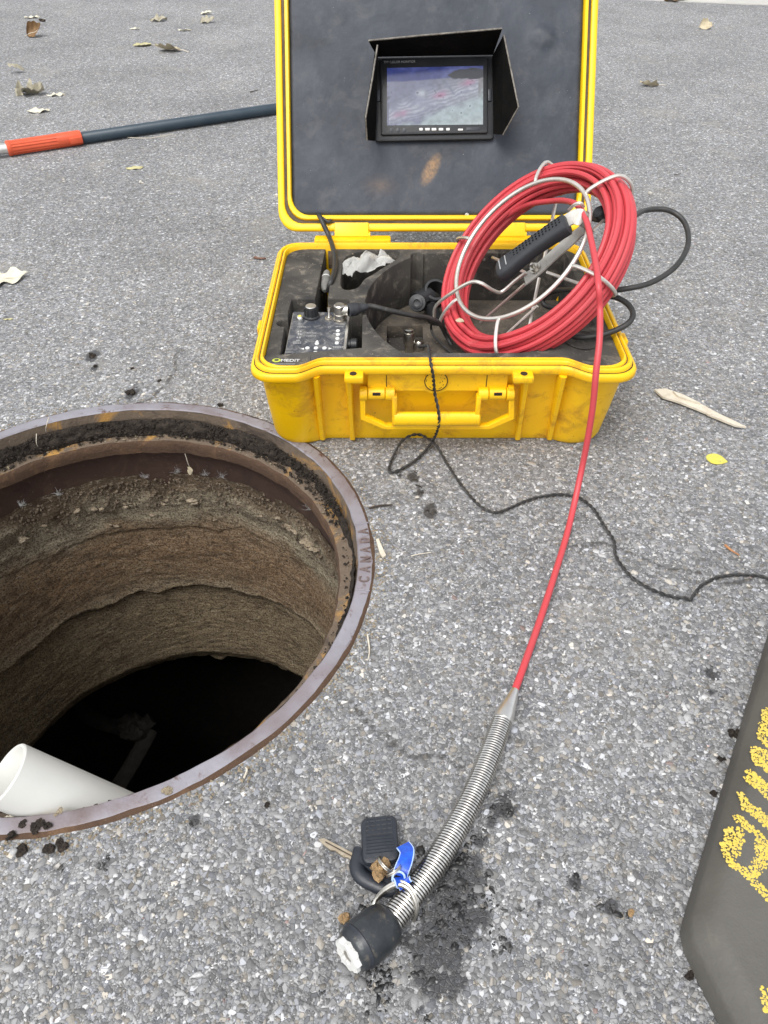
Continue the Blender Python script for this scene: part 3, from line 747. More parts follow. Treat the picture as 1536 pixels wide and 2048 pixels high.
add_pvc()

# roots and dry stems hanging from the seat
def strand(name, pts, r, mat, label, cat, group=None):
    m = MB(); P = catmull(pts, 6); m.tube(P, np.linspace(r, r * .5, len(P)), 6); return tag(m.build(name, mat), label, cat, group)
o = MC + np.array([.045, R_LEDGE, -.068])
hl = thing('leaf_scrap', o, 'tan leaf scrap hanging by a thread under the cover seat', 'leaf')
MB().tube(catmull([o + np.array([0, .0, .004]), o + np.array([.002, -.002, -.015]), o + np.array([.003, -.001, -.03])], 5), .0006, 5).build('thread', M['wood'], hl)
MB().blob(o + np.array([.003, -.002, -.034]), .0062, 3, .7, 8, 6, (.8, .25, 1.1)).build('blade', M['leaf_tan'], hl)
for k, (x, y, dx) in enumerate([(5, 930, 2), (85, 872, -6), (60, 905, 5)]):
    a = PY(x, y - 14, MC[1] + .25); b = PY(x + dx, y + 14, MC[1] + .25)
    d = np.array([0, .03, 0])
    strand('straw', [a + d, (a + b) / 2 + d * .8, b + d], .0007, M['wood'], ['longest pale dry stem hanging on the cover seat at the far left', 'short dry stem slanting in the black dirt of the seat', 'thin dry stem low on the rusty seat at the left'][k], 'straw')
# cobwebs under the frame: white tufts of threads
for k, (px, py) in enumerate([(43, 1012), (118, 990), (290, 955), (355, 945), (410, 950), (445, 955), (620, 1020)]):
    c = PY(px, py, MC[1] + math.sqrt(max(.01, R_SHAFT ** 2 - ((px - 340) / F * 1.5) ** 2)) - .012)
    m = MB()
    for q in range(34):
        d = rng.normal(0, 1, 3) * np.array([.0045, .002, .006]); d[2] = abs(d[2])
        m.tube([c, c + d * .5 + rng.normal(0, .001, 3), c + d + rng.normal(0, .001, 3)], .00013, 4)
    tag(m.build('cobweb', M['web']), 'white cobweb tuft under the frame, ' + ['leftmost on the dark band', 'second from the left', 'below the middle of the far rim', 'just right of the far rim middle', 'under the hanging leaf scrap', 'right of the hanging leaf scrap', 'rightmost, near the yellow case corner'][k], 'cobweb', 'cobwebs in the manhole')

# =================================================================== THE YELLOW CASE
CX, CY0, CY1, HW = .082, .889, 1.312, .266
CASE = thing('equipment_case', (CX, 1.11, 0), 'open yellow hard plastic equipment case standing on the asphalt by the manhole', 'case')
def outline(ox=0., of=0., ob=0., rec=.021, rc=.032, xa=.203, xb=.163):
    hw, y0, y1 = HW + ox, CY0 - of, CY1 + ob; P = []
    def arc(cx, cy, a0, n=7):
        for k in range(n):
            a = rad(a0 + 90 * k / (n - 1)); P.append((cx + rc * math.cos(a), cy + rc * math.sin(a)))
    arc(-hw + rc, y0 + rc, 180)
    for k in range(9):
        s = k / 8; P.append((-xa + (xa - xb) * s, y0 + rec * (3 * s * s - 2 * s ** 3)))
    for k in range(1, 12): P.append((-xb + 2 * xb * k / 12, y0 + rec))
    for k in range(9):
        s = 1 - k / 8; P.append((xa - (xa - xb) * s, y0 + rec * (3 * s * s - 2 * s ** 3)))
    arc(hw - rc, y0 + rc, -90); arc(hw - rc, y1 - rc, 0); arc(-hw + rc, y1 - rc, 90)
    P = np.array(P); P[:, 0] += CX; return P
def ring3(z, ox, of, ob=None, rec=.021, rc=.032):
    P = outline(ox, of, ox if ob is None else ob, rec, rc); return np.c_[P, np.full(len(P), z)]
m = MB()
m.rings([ring3(.0, -.030, -.060, -.030, .012, .030), ring3(.001, -.022, -.052, -.022, .013, .032), ring3(.006, -.017, -.0485, -.017, .014, .036), ring3(.014, -.0145, -.0450, -.0145, .015, .038),
         ring3(.070, -.0115, -.0310, -.0115, .018, .038), ring3(.137, -.0095, -.0150, -.0095, .022, .036), ring3(.1395, -.006, -.008), ring3(.141, -.002, -.002), ring3(.1435, 0, 0), ring3(.1500, 0, 0), ring3(.1527, -.0012, -.0012),
         ring3(.1540, -.0033, -.0033), ring3(.1543, -.0055, -.0055), ring3(.1585, -.0060, -.0060), ring3(.1602, -.0072, -.0072), ring3(.1604, -.0092, -.0092), ring3(.1590, -.0103, -.0103),
         ring3(.1572, -.0108, -.0108), ring3(.1572, -.0122, -.0122), ring3(.1592, -.0128, -.0128), ring3(.1605, -.0138, -.0138), ring3(.1605, -.0156, -.0156), ring3(.158, -.0170, -.0170), ring3(.125, -.0180, -.0215), ring3(.02, -.036, -.072)], True, True, True)
m.build('body', M['yellow'], CASE, True, 50)
m = MB(); m.rings([ring3(.1546, -.0044, -.0044), ring3(.1550, -.00535, -.00535)]); m.build('rim_groove', M['dark_line'], CASE)
m = MB(); m.rings([ring3(.1575, -.0109, -.0109), ring3(.1575, -.0121, -.0121)]); m.build('seal_groove', M['gasket'], CASE)
# small clip ledge on the outer left and right of the rim
for sx, py in ((-1, 652), (1, 678)):
    c = np.array([CX + sx * (HW + .001), G(512, py, .15)[1], .147])
    MB().box(c, (.0022, 0, 0), (0, .012, 0), (0, 0, .0065), .001).build('side_tab', M['yellow'], CASE)

FY = .938                               # front face of the recessed middle
def PF(px, py, y=None): return PY(px, py, y or FY)
def fbox(name, x0, y0, x1, y1, yf, yb, bev=.0015, mat='yellow', par=CASE):
    a, b = PF(x0, y0, yf), PF(x1, y1, yf)
    c = ((a + b) / 2); c[1] = (yf + yb) / 2
    return MB().box(c, (abs(b[0] - a[0]) / 2, 0, 0), (0, (yb - yf) / 2, 0), (0, 0, abs(a[2] - b[2]) / 2), bev).build(name, M[mat], par)
# vertical ribs: deep at the top, running out to a small nub at the foot
for xt, xb_ in ((631, 645), (697, 705), (1055, 1036), (1128, 1100)):
    m = MB(); hw = .0052; R = []
    for k in range(13):
        s = k / 12; z = .1415 * (1 - s) + .006 * s
        yb = .920 + .028 * s; xx = PF(xt + (xb_ - xt) * s, 800)[0]
        xx = PF(xt, 745, .908)[0] * (1 - s) + PF(xb_, 872, .944)[0] * s
        dpt = .0105 * (1 - s) ** .8 + .0065
        w = hw * (1 - .25 * s); R.append([(xx - w, yb + .012, z), (xx - w, yb - dpt * .75, z), (xx - w * .55, yb - dpt, z), (xx + w * .55, yb - dpt, z), (xx + w, yb - dpt * .75, z), (xx + w, yb + .012, z)])
    m.rings([np.array(r) for r in R], True, True, True); m.build('rib', M['yellow'], CASE)
# padlock tabs
for x0, x1, s in ((689, 727, 1), (1025, 1066, -1)):
    a, b = PF(x0, 742, .909), PF(x1, 742, .909)
    zc = .146; c = np.array([(a[0] + b[0]) / 2, .9085, zc - .003])
    tb = MB().box(c, ((b[0] - a[0]) / 2, 0, 0), (0, .0145, 0), (0, 0, .0052), .002).build('padlock_tab', M['yellow'], CASE)
    MB().lathe([(.0042, 0), (.0050, .0004), (.0050, .0006)], c + np.array([s * -.001, -.005, .0052]), (0, 0, 1), 16, False, True).build('hole', M['dark_line'], tb)  # dark disc on the solid tab: shade inside the hole put into colour
# latch strap panel with the round bulge under the emblem
zt, zb = PF(870, 735, FY - .012)[2], PF(870, 779, FY - .012)[2]
xl, xr = PF(735, 760, FY - .012)[0], PF(1015, 760, FY - .012)[0]
em = PF(872, 760, FY - .016)
poly = [(xl, zt), (xl, zb)]
for k in range(-8, 9):
    a = rad(270 + k * 7.0); poly.append((em[0] + .024 * math.cos(a), max(min(zb, em[2] + .0232 * math.sin(a)), em[2] - .024) if abs(k) < 8 else zb))
poly += [(xr, zb), (xr, zt)]
m4 = Matrix(((1, 0, 0, 0), (0, 0, -1, FY - .010), (0, 1, 0, 0), (0, 0, 0, 1)))
filled('strap_panel', poly, [], 0, .013, M['yellow'], CASE, .0015, m4)
for px in (773, 976):
    a, b = PF(px, 736, FY - .0168), PF(px, 779, FY - .0168)
    MB().box((a[0], FY - .0166, (a[2] + b[2]) / 2), (.0005, 0, 0), (0, .0006, 0), (0, 0, (a[2] - b[2]) / 2)).build('panel_seam', M['dark_line'], CASE)
eo = em + np.array([0, -.001, 0])
eb = MB().lathe([(.0168, -.001), (.0168, .0012), (.0155, .0022), (.0152, .0022)], eo + np.array([0, 0, 0]), (0, -1, 0), 40).build('emblem', M['yellow'], CASE)
MB().lathe([(.0166, .0025), (.0152, .0026)], eo, (0, -1, 0), 40, False, False).build('emblem_ring', M['dark_line'], eb)
m = MB()
for a, r, w in ((80, .0125, .3), (60, .0125, .12), (20, .0125, .06), (175, .0135, .14), (300, .0130, .2), (330, .0118, .1), (120, .0128, .05), (100, .0128, .05), (230, .0125, .1), (0, .009, .1), (-20, .006, .2)):
    t0 = np.linspace(rad(a) - w, rad(a) + w, 6)
    m.tube(np.stack([eo[0] + r * np.cos(t0), np.full(6, eo[1] - .0024), eo[2] + r * np.sin(t0)], 1), .0004, 4)
m.build('emblem_mark', M['dark_line'], eb)
# latch barrels
for x0, x1 in ((736, 770), (978, 1012)):
    a, b = PF(x0, 791, FY - .024), PF(x1, 791, FY - .024)
    a[1] = b[1] = FY - .018; zz = a[2]
    lt = MB().lathe([(.0085, 0), (.0095, .001), (.0095, np.linalg.norm(b - a) - .001), (.0085, np.linalg.norm(b - a))], a, b - a, 24).build('latch', M['yellow'], CASE)
    MB().box((a + b) / 2 + np.array([0, -.0092, .0045]), (.0055, 0, 0), (0, .0006, .0004), (0, 0, .0018)).build('slot', M['dark_line'], lt)  # dark bar on the barrel: shade inside the slot put into colour
# handle: flat outer loop with hinge barrels, and a fat inner grip
hd_y = FY - .024
def hp(px, py): q = PF(px, py, hd_y); return (q[0], q[2])
outer = [hp(*p) for p in ((719, 778), (731, 778), (731, 832), (772, 851), (975, 851), (1017, 832), (1017, 775), (1029, 775), (1029, 838), (980, 859), (768, 859), (721, 839))]
m4 = Matrix(((1, 0, 0, 0), (0, 0, -1, hd_y + .004), (0, 1, 0, 0), (0, 0, 0, 1)))
HANDLE = filled('handle', outer, [], 0, .010, M['yellow'], CASE, .0016, m4)
for x0, x1 in ((719, 735), (771, 790), (956, 977), (1013, 1029)):
    a, b = PF(x0, 791, FY - .024), PF(x1, 791, FY - .024); a[1] = b[1] = FY - .019; L = np.linalg.norm(b - a)
    MB().lathe([(.0088, 0), (.0100, .0012), (.0100, L - .0012), (.0088, L)], a, b - a, 24).build('hinge_barrel', M['yellow'], HANDLE)
ga, gb = PF(786, 836, hd_y), PF(960, 836, hd_y); ga[1] = gb[1] = hd_y - .002; L = np.linalg.norm(gb - ga)
m = MB(); th = np.arange(20) * 2 * math.pi / 20; R = []
for s, k in ((0, .75), (.002, 1), (L - .002, 1), (L, .75)):
    p = ga + unit(gb - ga) * s; R.append(np.stack([np.full(20, p[0]), p[1] + .008 * k * np.cos(th), p[2] + .0115 * k * np.sin(th)], 1))
m.rings(R, True, True, True); m.build('grip', M['yellow'], HANDLE)
for x0 in (789, 955):
    a, b = PF(x0, 790, hd_y), PF(x0, 846, hd_y); c = (a + b) / 2; c[1] = hd_y
    MB().box(c, (.0034, 0, 0), (0, .006, 0), (0, 0, abs(a[2] - b[2]) / 2), .001).build('grip_arm', M['yellow'], HANDLE)

# hinges at the back
LIDO = np.array([.0885, 1.334, .169]); LV = np.array([0, math.cos(rad(56)), math.sin(rad(56))]); LN = np.array([0, -LV[2], LV[1]])
for x0, x1 in ((-.122, .012), (.150, .290)):
    hb = MB().box(((x0 + x1) / 2, 1.322, .152), ((x1 - x0) / 2, 0, 0), (0, .011, 0), (0, 0, .010), .003).build('hinge', M['yellow'], CASE)
    xm = (x0 + x1) / 2
    MB().lathe([(.006, 0), (.0072, .001), (.0072, .062), (.006, .063)], (xm - .032, 1.332, .161), (1, 0, 0), 18).build('hinge_knuckle', M['yellow_lid'], hb)
    MB().box((xm - .002, 1.3335, .1705), (.030, 0, 0), LV * .012, LN * .004, .0015).build('hinge_leaf', M['yellow_lid'], hb)

# ---- lid
LID = None
def lring(w, ox, of=None, rc=.030):
    P = outline(ox, ox if of is None else of, ox, .021, rc)
    return LIDO + np.outer((P[:, 0] - CX) * 1.03, [1, 0, 0]) + np.outer((CY1 - P[:, 1]) * 1.14, LV) + w * LN
m = MB()
m.rings([lring(-.052, -.030, None, .03), lring(-.050, -.020, None, .034), lring(-.044, -.014, None, .036), lring(-.016, -.009), lring(-.012, -.002), lring(-.009, 0), lring(-.002, 0), lring(0, -.0015), lring(.0005, -.004), lring(.0003, -.0095),
         lring(-.001, -.0108), lring(-.007, -.0112), lring(-.007, -.0158), lring(.000, -.0162), lring(.0025, -.0172), lring(.0028, -.0215), lring(.001, -.0228), lring(-.010, -.0232), lring(-.012, -.04)], True, True, True)
LID = m.build('lid', M['yellow_lid'], CASE, True, 50)
m = MB(); m.rings([lring(-.0035, -.0113), lring(-.003, -.0125), lring(-.003, -.0146), lring(-.0035, -.0157)]); m.build('seal', M['gasket'], LID)
# lid foam with gentle swellings, bump and rust smear
def LP(px, py, w=0.): return PL(px, py, LIDO + LN * w, LN)
def add_lidfoam():
    ed = outline(-.0233, -.0233, -.0233, .021, .018); xm, ym = .24, .372
    nx, ny = 150, 120
    U = np.linspace(-HW * 1.03 + .0239, HW * 1.03 - .0239, nx); Vv = np.linspace(.0265, .464 - .054, ny)
    X, Y = np.meshgrid(U, Vv)
    def uv(px, py): q = LP(px, py) - LIDO; return q[0], q @ LV
    bx, by = uv(1084, 72); rx, ry = uv(862, 338)
    W = -.0035 + .0012 * fbm(X * 14, Y * 14, 0, 61, 4) + .0045 * np.exp(-(((X - bx) / .020) ** 2 + ((Y - by) / .018) ** 2) ** 2)
    e = np.minimum(np.minimum(X - U[0], U[-1] - X), np.minimum(Y - Vv[0], Vv[-1] - Y)); W -= .006 * np.clip(1 - e / .004, 0, 1)
    a = rad(-28); dx, dy = X - rx, Y - ry; p, q = dx * math.cos(a) + dy * math.sin(a), -dx * math.sin(a) + dy * math.cos(a)
    rust = np.clip(1.15 - ((p / .0125) ** 2 + (q / .031) ** 2), 0, 1) * 1.0
    for sx, sy, s1, s2, k in ((uv(1170, 240)[0], uv(1170, 240)[1], .006, .05, .35), (uv(760, 370)[0], uv(760, 370)[1], .02, .012, .25)):
        rust = np.maximum(rust, k * np.exp(-(((X - sx) / s1) ** 2 + ((Y - sy) / s2) ** 2)))
    V = LIDO + X.reshape(-1, 1) * np.array([1, 0, 0]) + Y.reshape(-1, 1) * LV + W.reshape(-1, 1) * LN
    c = np.array(WM[LID].translation); i = np.arange(nx * ny).reshape(ny, nx)
    Q = np.stack([i[:-1, :-1], i[:-1, 1:], i[1:, 1:], i[1:, :-1]], -1).reshape(-1, 4)
    o = fast_mesh('foam_panel', V - c, Q, M['lidfoam'], (('rust', 'FLOAT', rust.ravel()),), True)
    o.parent = LID; WM[o] = WM[LID].copy()
add_lidfoam()
for px, py in ((934, 430),):
    MB().lathe([(.0035, 0), (.0035, .001), (.0022, .0016), (.001, .0012)], LP(px, py, -.003), LN, 14).build('screw', M['plate'], LID)

# ---- foam tray
FZ = .1535
FOAM = thing('foam_tray', (CX, 1.11, .024), 'dusty black foam tray with cut pockets filling the yellow case', 'foam tray')
def gp(pts, z=FZ): return [tuple(G(x, y, z)[:2]) for x, y in pts]
def gs(pts, z=FZ, n=5): 
    P = np.array(gp(pts, z)); return [tuple(p) for p in catmull(np.vstack([P, P[:1]]), n)[:-1]]
z2 = lambda pts: [(480 + x * .33854, 420 + y * .33854) for x, y in pts]
slot_px = z2([(505, 232), (566, 228), (562, 300), (530, 440), (518, 524), (640, 528), (655, 545), (722, 548), (722, 690), (720, 812), (640, 818), (236, 852), (262, 690)])
slot = gp(slot_px) 
nx_, ny_ = G(*z2([(258, 668)])[0], FZ)[:2]
for k in range(6):
    a = rad(60 + k * 48); slot.append((nx_ + .010 * math.cos(-a - 2.6), ny_ + .010 * math.sin(-a - 2.6)))
slot = slot[:13] + [(nx_ + .0105 * math.cos(rad(a)), ny_ + .0105 * math.sin(rad(a))) for a in (300, 250, 215, 180, 145, 110, 60)] + gp(z2([(285, 600), (305, 528), (442, 530), (458, 460)]))
bagp = gs(z2([(608, 300), (640, 268), (720, 245), (830, 240), (915, 238), (945, 252), (928, 285), (860, 330), (790, 375), (735, 408), (700, 452), (650, 470), (606, 462), (594, 420)]))
# the big round well: seen at its left and far side
CWELL = np.array([.190, 1.095]); RW = .219
arc_px = z2([(738, 470), (800, 398), (900, 330), (1000, 285)])
P3 = np.array([G(*p, FZ)[:2] for p in arc_px])
A_ = np.c_[2 * P3, np.ones(len(P3))]; sol = np.linalg.lstsq(A_, (P3 ** 2).sum(1), rcond=None)[0]
well = []
for k in range(96):
    a = k * 2 * math.pi / 96; p = CWELL + RW * np.array([math.cos(a), math.sin(a)]); 
    p[0] = min(p[0], .312); p[1] = min(max(p[1], .950 + max(0, p[0] - .20) * .7), 1.276); well.append(tuple(p))
nc = G(*z2([(1043, 268)])[0], FZ)[:2]
nk = min(range(96), key=lambda k: np.hypot(well[k][0] - nc[0], well[k][1] - nc[1]))
well[nk:nk + 1] = [tuple(np.array(well[nk]) + .011 * np.array([math.cos(rad(a)), math.sin(rad(a))])) for a in (10, 50, 90, 130, 170)]
foam_edge = [tuple(p) for p in outline(-.0180, -.0180, -.0180)]
bY = max(p[1] for p in foam_edge); ib = max(i for i, p in enumerate(foam_edge) if p[1] > bY - 1e-6 and p[0] > CX)
slot[0] = (slot[0][0], bY); slot[1] = (slot[1][0], bY)
fe_ = foam_edge[:ib + 1] + slot[1:] + slot[:1] + foam_edge[ib + 1:]
slab_ = filled('foam_slab', fe_, [bagp, well], FZ, .095, M['foam'], FOAM, .0016)
wm_ = np.array(WM[slab_].translation)
for v in slab_.data.vertices:                  # the foam follows the sloping case wall at its foot
    q = v.co; tt = min(1, max(0, (.203 - abs(q.x + wm_[0] - CX)) / .04)); tt = tt * tt * (3 - 2 * tt)
    lim = CY0 + .0185 + .022 * tt + max(0, FZ - .012 - q.z - wm_[2]) * .52
    if q.y + wm_[1] < lim: q.y = lim - wm_[1]
    for sg in (-1, 1):
        lx = HW - .0185 - max(0, FZ - .02 - q.z - wm_[2]) * .06
        if sg * (q.x + wm_[0] - CX) > lx: q.x = CX + sg * lx - wm_[0]
WELLZ = .066
small = gp(z2([(868, 686), (1080, 682), (1082, 830), (866, 830)]), WELLZ)
flo = [tuple(CWELL + (np.array(p) - CWELL) * 1.02) for p in well]
filled('well_floor', flo, [small], WELLZ, .022, M['floor_dirt'], FOAM, .0008)
m = MB(); m.rings([np.c_[outline(-.036, -.066, -.036), np.full(len(foam_edge), z)] for z in (.030, .0435)], True, True, True); m.build('base_layer', M['foam_in'], FOAM)
MB().box(((slot[0][0] + slot[1][0]) / 2 + .006, bY - .0006, .115), (.011, 0, 0), (0, .0006, 0), (0, 0, .035), .0004).build('rust_stain', M['ledge'], CASE)
# shallow oval dish in the front right of the foam
c = G(1165, 682, FZ); m = MB()
m.lathe([(.026, .0), (.0245, -.0016), (.020, -.0035), (.008, -.0045)], c + np.array([0, 0, .0018]), (0, 0, 1), 28, False, True)
m.build('dish', M['foam_in'], FOAM)
# sticker with the maker's mark
sx = G(568, 722, FZ + .0006)
MB().box(sx, (.036, 0, 0), (0, .0125, 0), (0, 0, .0003)).build('sticker', M['foam'], FOAM)
text_mesh('lettering', 'MEDIT', .0092, M['white'], FOAM, G(580.5, 721, FZ + .0012), (1, 0, 0), (0, 1, 0), .0001, 0, .0001, 1.0)
lg = G(553, 720.5, FZ + .0012)
th = np.arange(24) * 2 * math.pi / 24
MB().rings([np.stack([lg[0] + r * 1.2 * np.cos(th), lg[1] + r * np.sin(th) + y, np.full(24, lg[2])], 1) for r, y in ((.0050, 0), (.0028, .0008))]).build('logo_ring', M['logo'], FOAM)
MB().box(G(567, 728, FZ + .0012), (.016, 0, 0), (0, .0006, 0), (0, 0, .0001)).build('sticker_line', M['grey_print'], FOAM)
# dust crumbs lying on foam and well floor
m = MB()
for k in range(300):
    x, y = CX + (rng.random() * 2 - 1) * .235, .945 + rng.random() * .33
    
    if x < -.04 and (y < 1.09 or (abs(x + .075) < .02)) and x > -.16: continue
    if abs(x + .02) < .06 and abs(y - 1.20) < .05: continue
    if abs(x - .06) < .04 and y < 1.03: continue
    inw = (x - CWELL[0]) ** 2 + (y - CWELL[1]) ** 2 < (RW - .006) ** 2
    m.blob((x, y, (WELLZ if inw else FZ) + .0003), .0004 + .0011 * rng.random() ** 3, k, .4, 5, 3, (1, 1, .7))
o = m.build('crumb_dust', M['sand'], FOAM, False); o['kind'] = 'stuff'

# ---- control unit sunk in the foam
CZ = .146
U0 = G(586, 624, CZ); U1 = G(700, 626, CZ); U2 = G(691, 708, CZ); U3 = G(569, 708, CZ)
CTRL = thing('control_unit', (U0 + U2) / 2 - np.array([0, 0, CZ - .046]), 'grey control box with knob, switch and push buttons set in the foam tray', 'control box')
m = MB(); R = [np.array([U3, U2, U1, U0]) * [1, 1, 0] + [0, 0, z] for z in (.046, CZ - .001)]
m.rings(R, True, True, True); m.build('box_shell', M['box_grey'], CTRL, False)
eu, ev = unit(U1 - U0), unit(U0 - U3)
def CU(a, b, z=0.): return U3 * (1 - a) * (1 - b) + U2 * a * (1 - b) + U1 * a * b + U0 * (1 - a) * b + np.array([0, 0, z])
m = MB(); m.prism([CU(.015, .0), CU(.95, .0), CU(.955, .99), CU(.02, .99)], (0, 0, .0012)); m.build('face_panel', M['panel_blue'], CTRL, False)
m = MB(); m.prism([CU(.955, .0), CU(1.0, .0), CU(1.0, .99), CU(.96, .99)], (0, 0, .0016)); m.build('edge_strip', M['alu'], CTRL, False)
def cpx(px, py, z=CZ + .0012): return G(px, py, z)
kc = cpx(623, 634)
kn = MB().lathe([(.0125, 0), (.0125, .0025), (.0098, .004), (.0092, .0165), (.0086, .0180)], kc, (0, 0, 1), 28).build('knob', M['black'], CTRL)
m = MB()
for k in range(9):
    a = k * .7; m.box(kc + np.array([.0095 * math.cos(a), .0095 * math.sin(a), .010]), (.0012 * math.cos(a), .0012 * math.sin(a), 0), (-.0010 * math.sin(a), .0010 * math.cos(a), 0), (0, 0, .006), 0)
m.build('knob_ridges', M['black'], kn)
MB().lathe([(.0080, .0180), (.0075, .0188)], kc, (0, 0, 1), 24).build('knob_cap', M['alu'], kn)
tc = cpx(658, 638)
tg = MB().lathe([(.0068, 0), (.0068, .0015), (.0045, .0018), (.0045, .004)], tc, (0, 0, 1), 6).build('toggle_switch', M['nickel'], CTRL)
MB().tube([tc + np.array([0, 0, .003]), tc + np.array([0, .003, .010]), tc + np.array([.0002, .005, .0165])], [.0016, .0018, .0028], 10).build('toggle_lever', M['alu'], tg)
bc = cpx(680, 640)
bn = MB().lathe([(.0105, 0), (.0105, .0025), (.0082, .003), (.0082, .006), (.0092, .0065), (.0092, .011), (.0085, .0115), (.0085, .024), (.0070, .0255)], bc, (0, 0, 1), 26).build('coax_elbow', M['nickel'], CTRL)
MB().lathe([(.0080, 0), (.0080, .010), (.0068, .011)], bc + np.array([.002, 0, .0165]), (1, 0, -.06), 20).build('elbow_arm', M['nickel'], bn)
ld = cpx(600, 640)
lb = MB().lathe([(.0055, 0), (.0055, .003), (.0045, .006), (.0038, .0065)], ld, (0, 0, 1), 18).build('indicator', M['alu'], CTRL)
MB().lathe([(.0030, .0064), (.0022, .0076)], ld, (0, 0, 1), 14).build('indicator_lens', M['yleaf'], lb)
a = CU(1.0, .38, -.012)
MB().lathe([(.0075, 0), (.0075, .004), (.0095, .005), (.0095, .013), (.008, .0145)], a, (1, 0, 0), 18).build('side_knob', M['black'], CTRL)
for px, py in ((676, 662.5), (676, 670), (675, 678), (674, 687), (634, 688), (632, 697), (631, 706), (615, 697), (649, 697)):
    MB().lathe([(.0032, 0), (.0032, .0012), (.0026, .0018)], cpx(px, py), (0, 0, 1), 14).build('push_button', M['white'], CTRL)
for px, py in ((597, 663.5), (602, 663.5), (597, 669), (601.5, 669), (595, 675.5), (600, 675.5)):
    MB().lathe([(.0014, 0), (.0014, .0008), (.0009, .0012)], cpx(px, py), (0, 0, 1), 10).build('status_light', M['grey_print'], CTRL)
m = MB()
for px, py, w in ((603, 654, 9), (679, 653.5, 8), (623, 666, 10), (622, 672, 10), (659, 654, 4), (596, 681, 4), (594, 684, 9), (594, 686.5, 8), (676, 693, 11), (676, 695.5, 10), (614, 708, 5), (612, 684, 3), (690, 660, 2), (689, 663, 2), (650, 686, 2), (674, 667, 8), (675, 683, 5)):
    c = cpx(px, py, CZ + .0017); s = (G(px + 1, py, CZ)[0] - G(px, py, CZ)[0])
    k = max(2, int(w / 1.6))
    for q in range(k):
        m.box(c + np.array([(q + .5 - k / 2) * 2 * w * s / k, 0, 0]), (w * s / k * .72, 0, 0), (0, .0008, 0), (0, 0, .0001))
o = m.build('printed_words', M['grey_print'], CTRL, False); o['kind'] = 'stuff'
for px, py, d in ((634, 682, (0, 1)), (605, 697.5, (-1, 0)), (660, 697, (1, 0)), (631, 711, (0, -1))):
    c = cpx(px, py, CZ + .0017); d = np.array([d[0], d[1], 0.]); n = np.array([-d[1], d[0], 0])
    m = MB(); m.add([c + d * .0028, c + n * .0026 - d * .002, c - n * .0026 - d * .002], [(0, 1, 2)]); m.build('arrow_mark', M['white'], CTRL, False)

# ---- things lying in the tray
def add_bag():
    c = G(733, 536, .138); nx, ny = 46, 34
    u, v = np.meshgrid(np.linspace(-1, 1, nx), np.linspace(-1, 1, ny))
    x = u * .047 * (1 - .30 * (v > .1) * v); y = v * .029 + u * .013
    r2 = u * u + v * v
    z = .016 * np.clip(1 - r2 * .75, -.4, 1) + .013 * np.abs(fbm(u * 1.5, v * 1.5, 0, 71, 2)) + .0022 * np.abs(fbm(u * 5, v * 5, 0, 75, 2))
    x = x + .005 * fbm(u * 2.5, v * 2.5, 3, 77, 3); y = y + .005 * fbm(u * 2.5, v * 2.5, 6, 78, 3)
    V = np.stack([x.ravel(), y.ravel(), z.ravel()], 1)
    i = np.arange(nx * ny).reshape(ny, nx)
    Q = np.stack([i[:-1, :-1], i[:-1, 1:], i[1:, 1:], i[1:, :-1]], -1).reshape(-1, 4)
    ok = (r2.ravel()[Q] < 1.35 + .3 * fbm(u.ravel() * 4, v.ravel() * 4, 0, 79, 2)[Q]).all(1)
    o = fast_mesh('plastic_bag', V, Q[ok], M['bag'], (), True); o.location = c
    tag(o, 'crumpled clear plastic bag stuffed in the rear foam pocket', 'plastic bag')
add_bag()
pc = thing('coax_plug', G(820, 690, WELLZ - .02), 'pair of silver coaxial plugs standing in the small square foam pocket', 'plug')
b0 = G(818, 694, .074); ax = unit((-.02, .18, 1))
MB().lathe([(.0070, -.02), (.0070, .004), (.0088, .005), (.0095, .009), (.0098, .019), (.0088, .024), (.0072, .0245), (.0072, .029), (.0055, .030)], b0, ax, 24).build('plug_body', M['nickel'], pc)
b1 = G(834, 699, .066)
MB().lathe([(.0080, -.02), (.0085, .004), (.0085, .012), (.006, .016)], b1, unit((.3, .1, 1)), 20).build('plug_sleeve', M['nickel'], pc)

CLAMP = thing('clamp', G(852, 612, WELLZ), 'black plastic clamp with a round bolt head leaning beside the red coil', 'clamp')
c0 = G(835, 606, .105)
MB().lathe([(.0145, -.012), (.0150, 0), (.0140, .003), (.0095, .0035), (.0095, .006), (.006, .0065), (.006, .0035), (.003, .003)], c0, unit((-.2, -.75, .45)), 26).build('bolt_head', M['black'], CLAMP)
c1 = G(872, 580, .118)
m = MB(); th = np.arange(28) * 2 * math.pi / 28; axc = unit((.1, -.55, .83)); uu = unit(np.cross(axc, (0, 1, 0.))); vv = np.cross(axc, uu)
R = []
for r, h in ((.014, -.03), (.020, -.03), (.021, 0), (.0195, .002), (.0155, .002), (.0145, -.002), (.014, -.03)):
    R.append(c1 + axc * h + r * (np.cos(th)[:, None] * uu + np.sin(th)[:, None] * vv))
m.rings(R); m.build('clamp_ring', M['black'], CLAMP)
m = MB(); m.tube(catmull([c0 + np.array([0, .01, 0]), (c0 + c1) / 2 + np.array([0, .012, -.004]), c1 + np.array([-.012, .006, -.010])], 8), [.016] * 17, 10, flat=.8); m.build('jaw', M['black'], CLAMP)
m = MB(); m.tube(catmull([c0 + np.array([.02, .012, -.005]), c0 + np.array([.03, .006, -.03]), c0 + np.array([.04, .006, -.042])], 8), .013, 10); m.build('clamp_foot', M['black'], CLAMP)

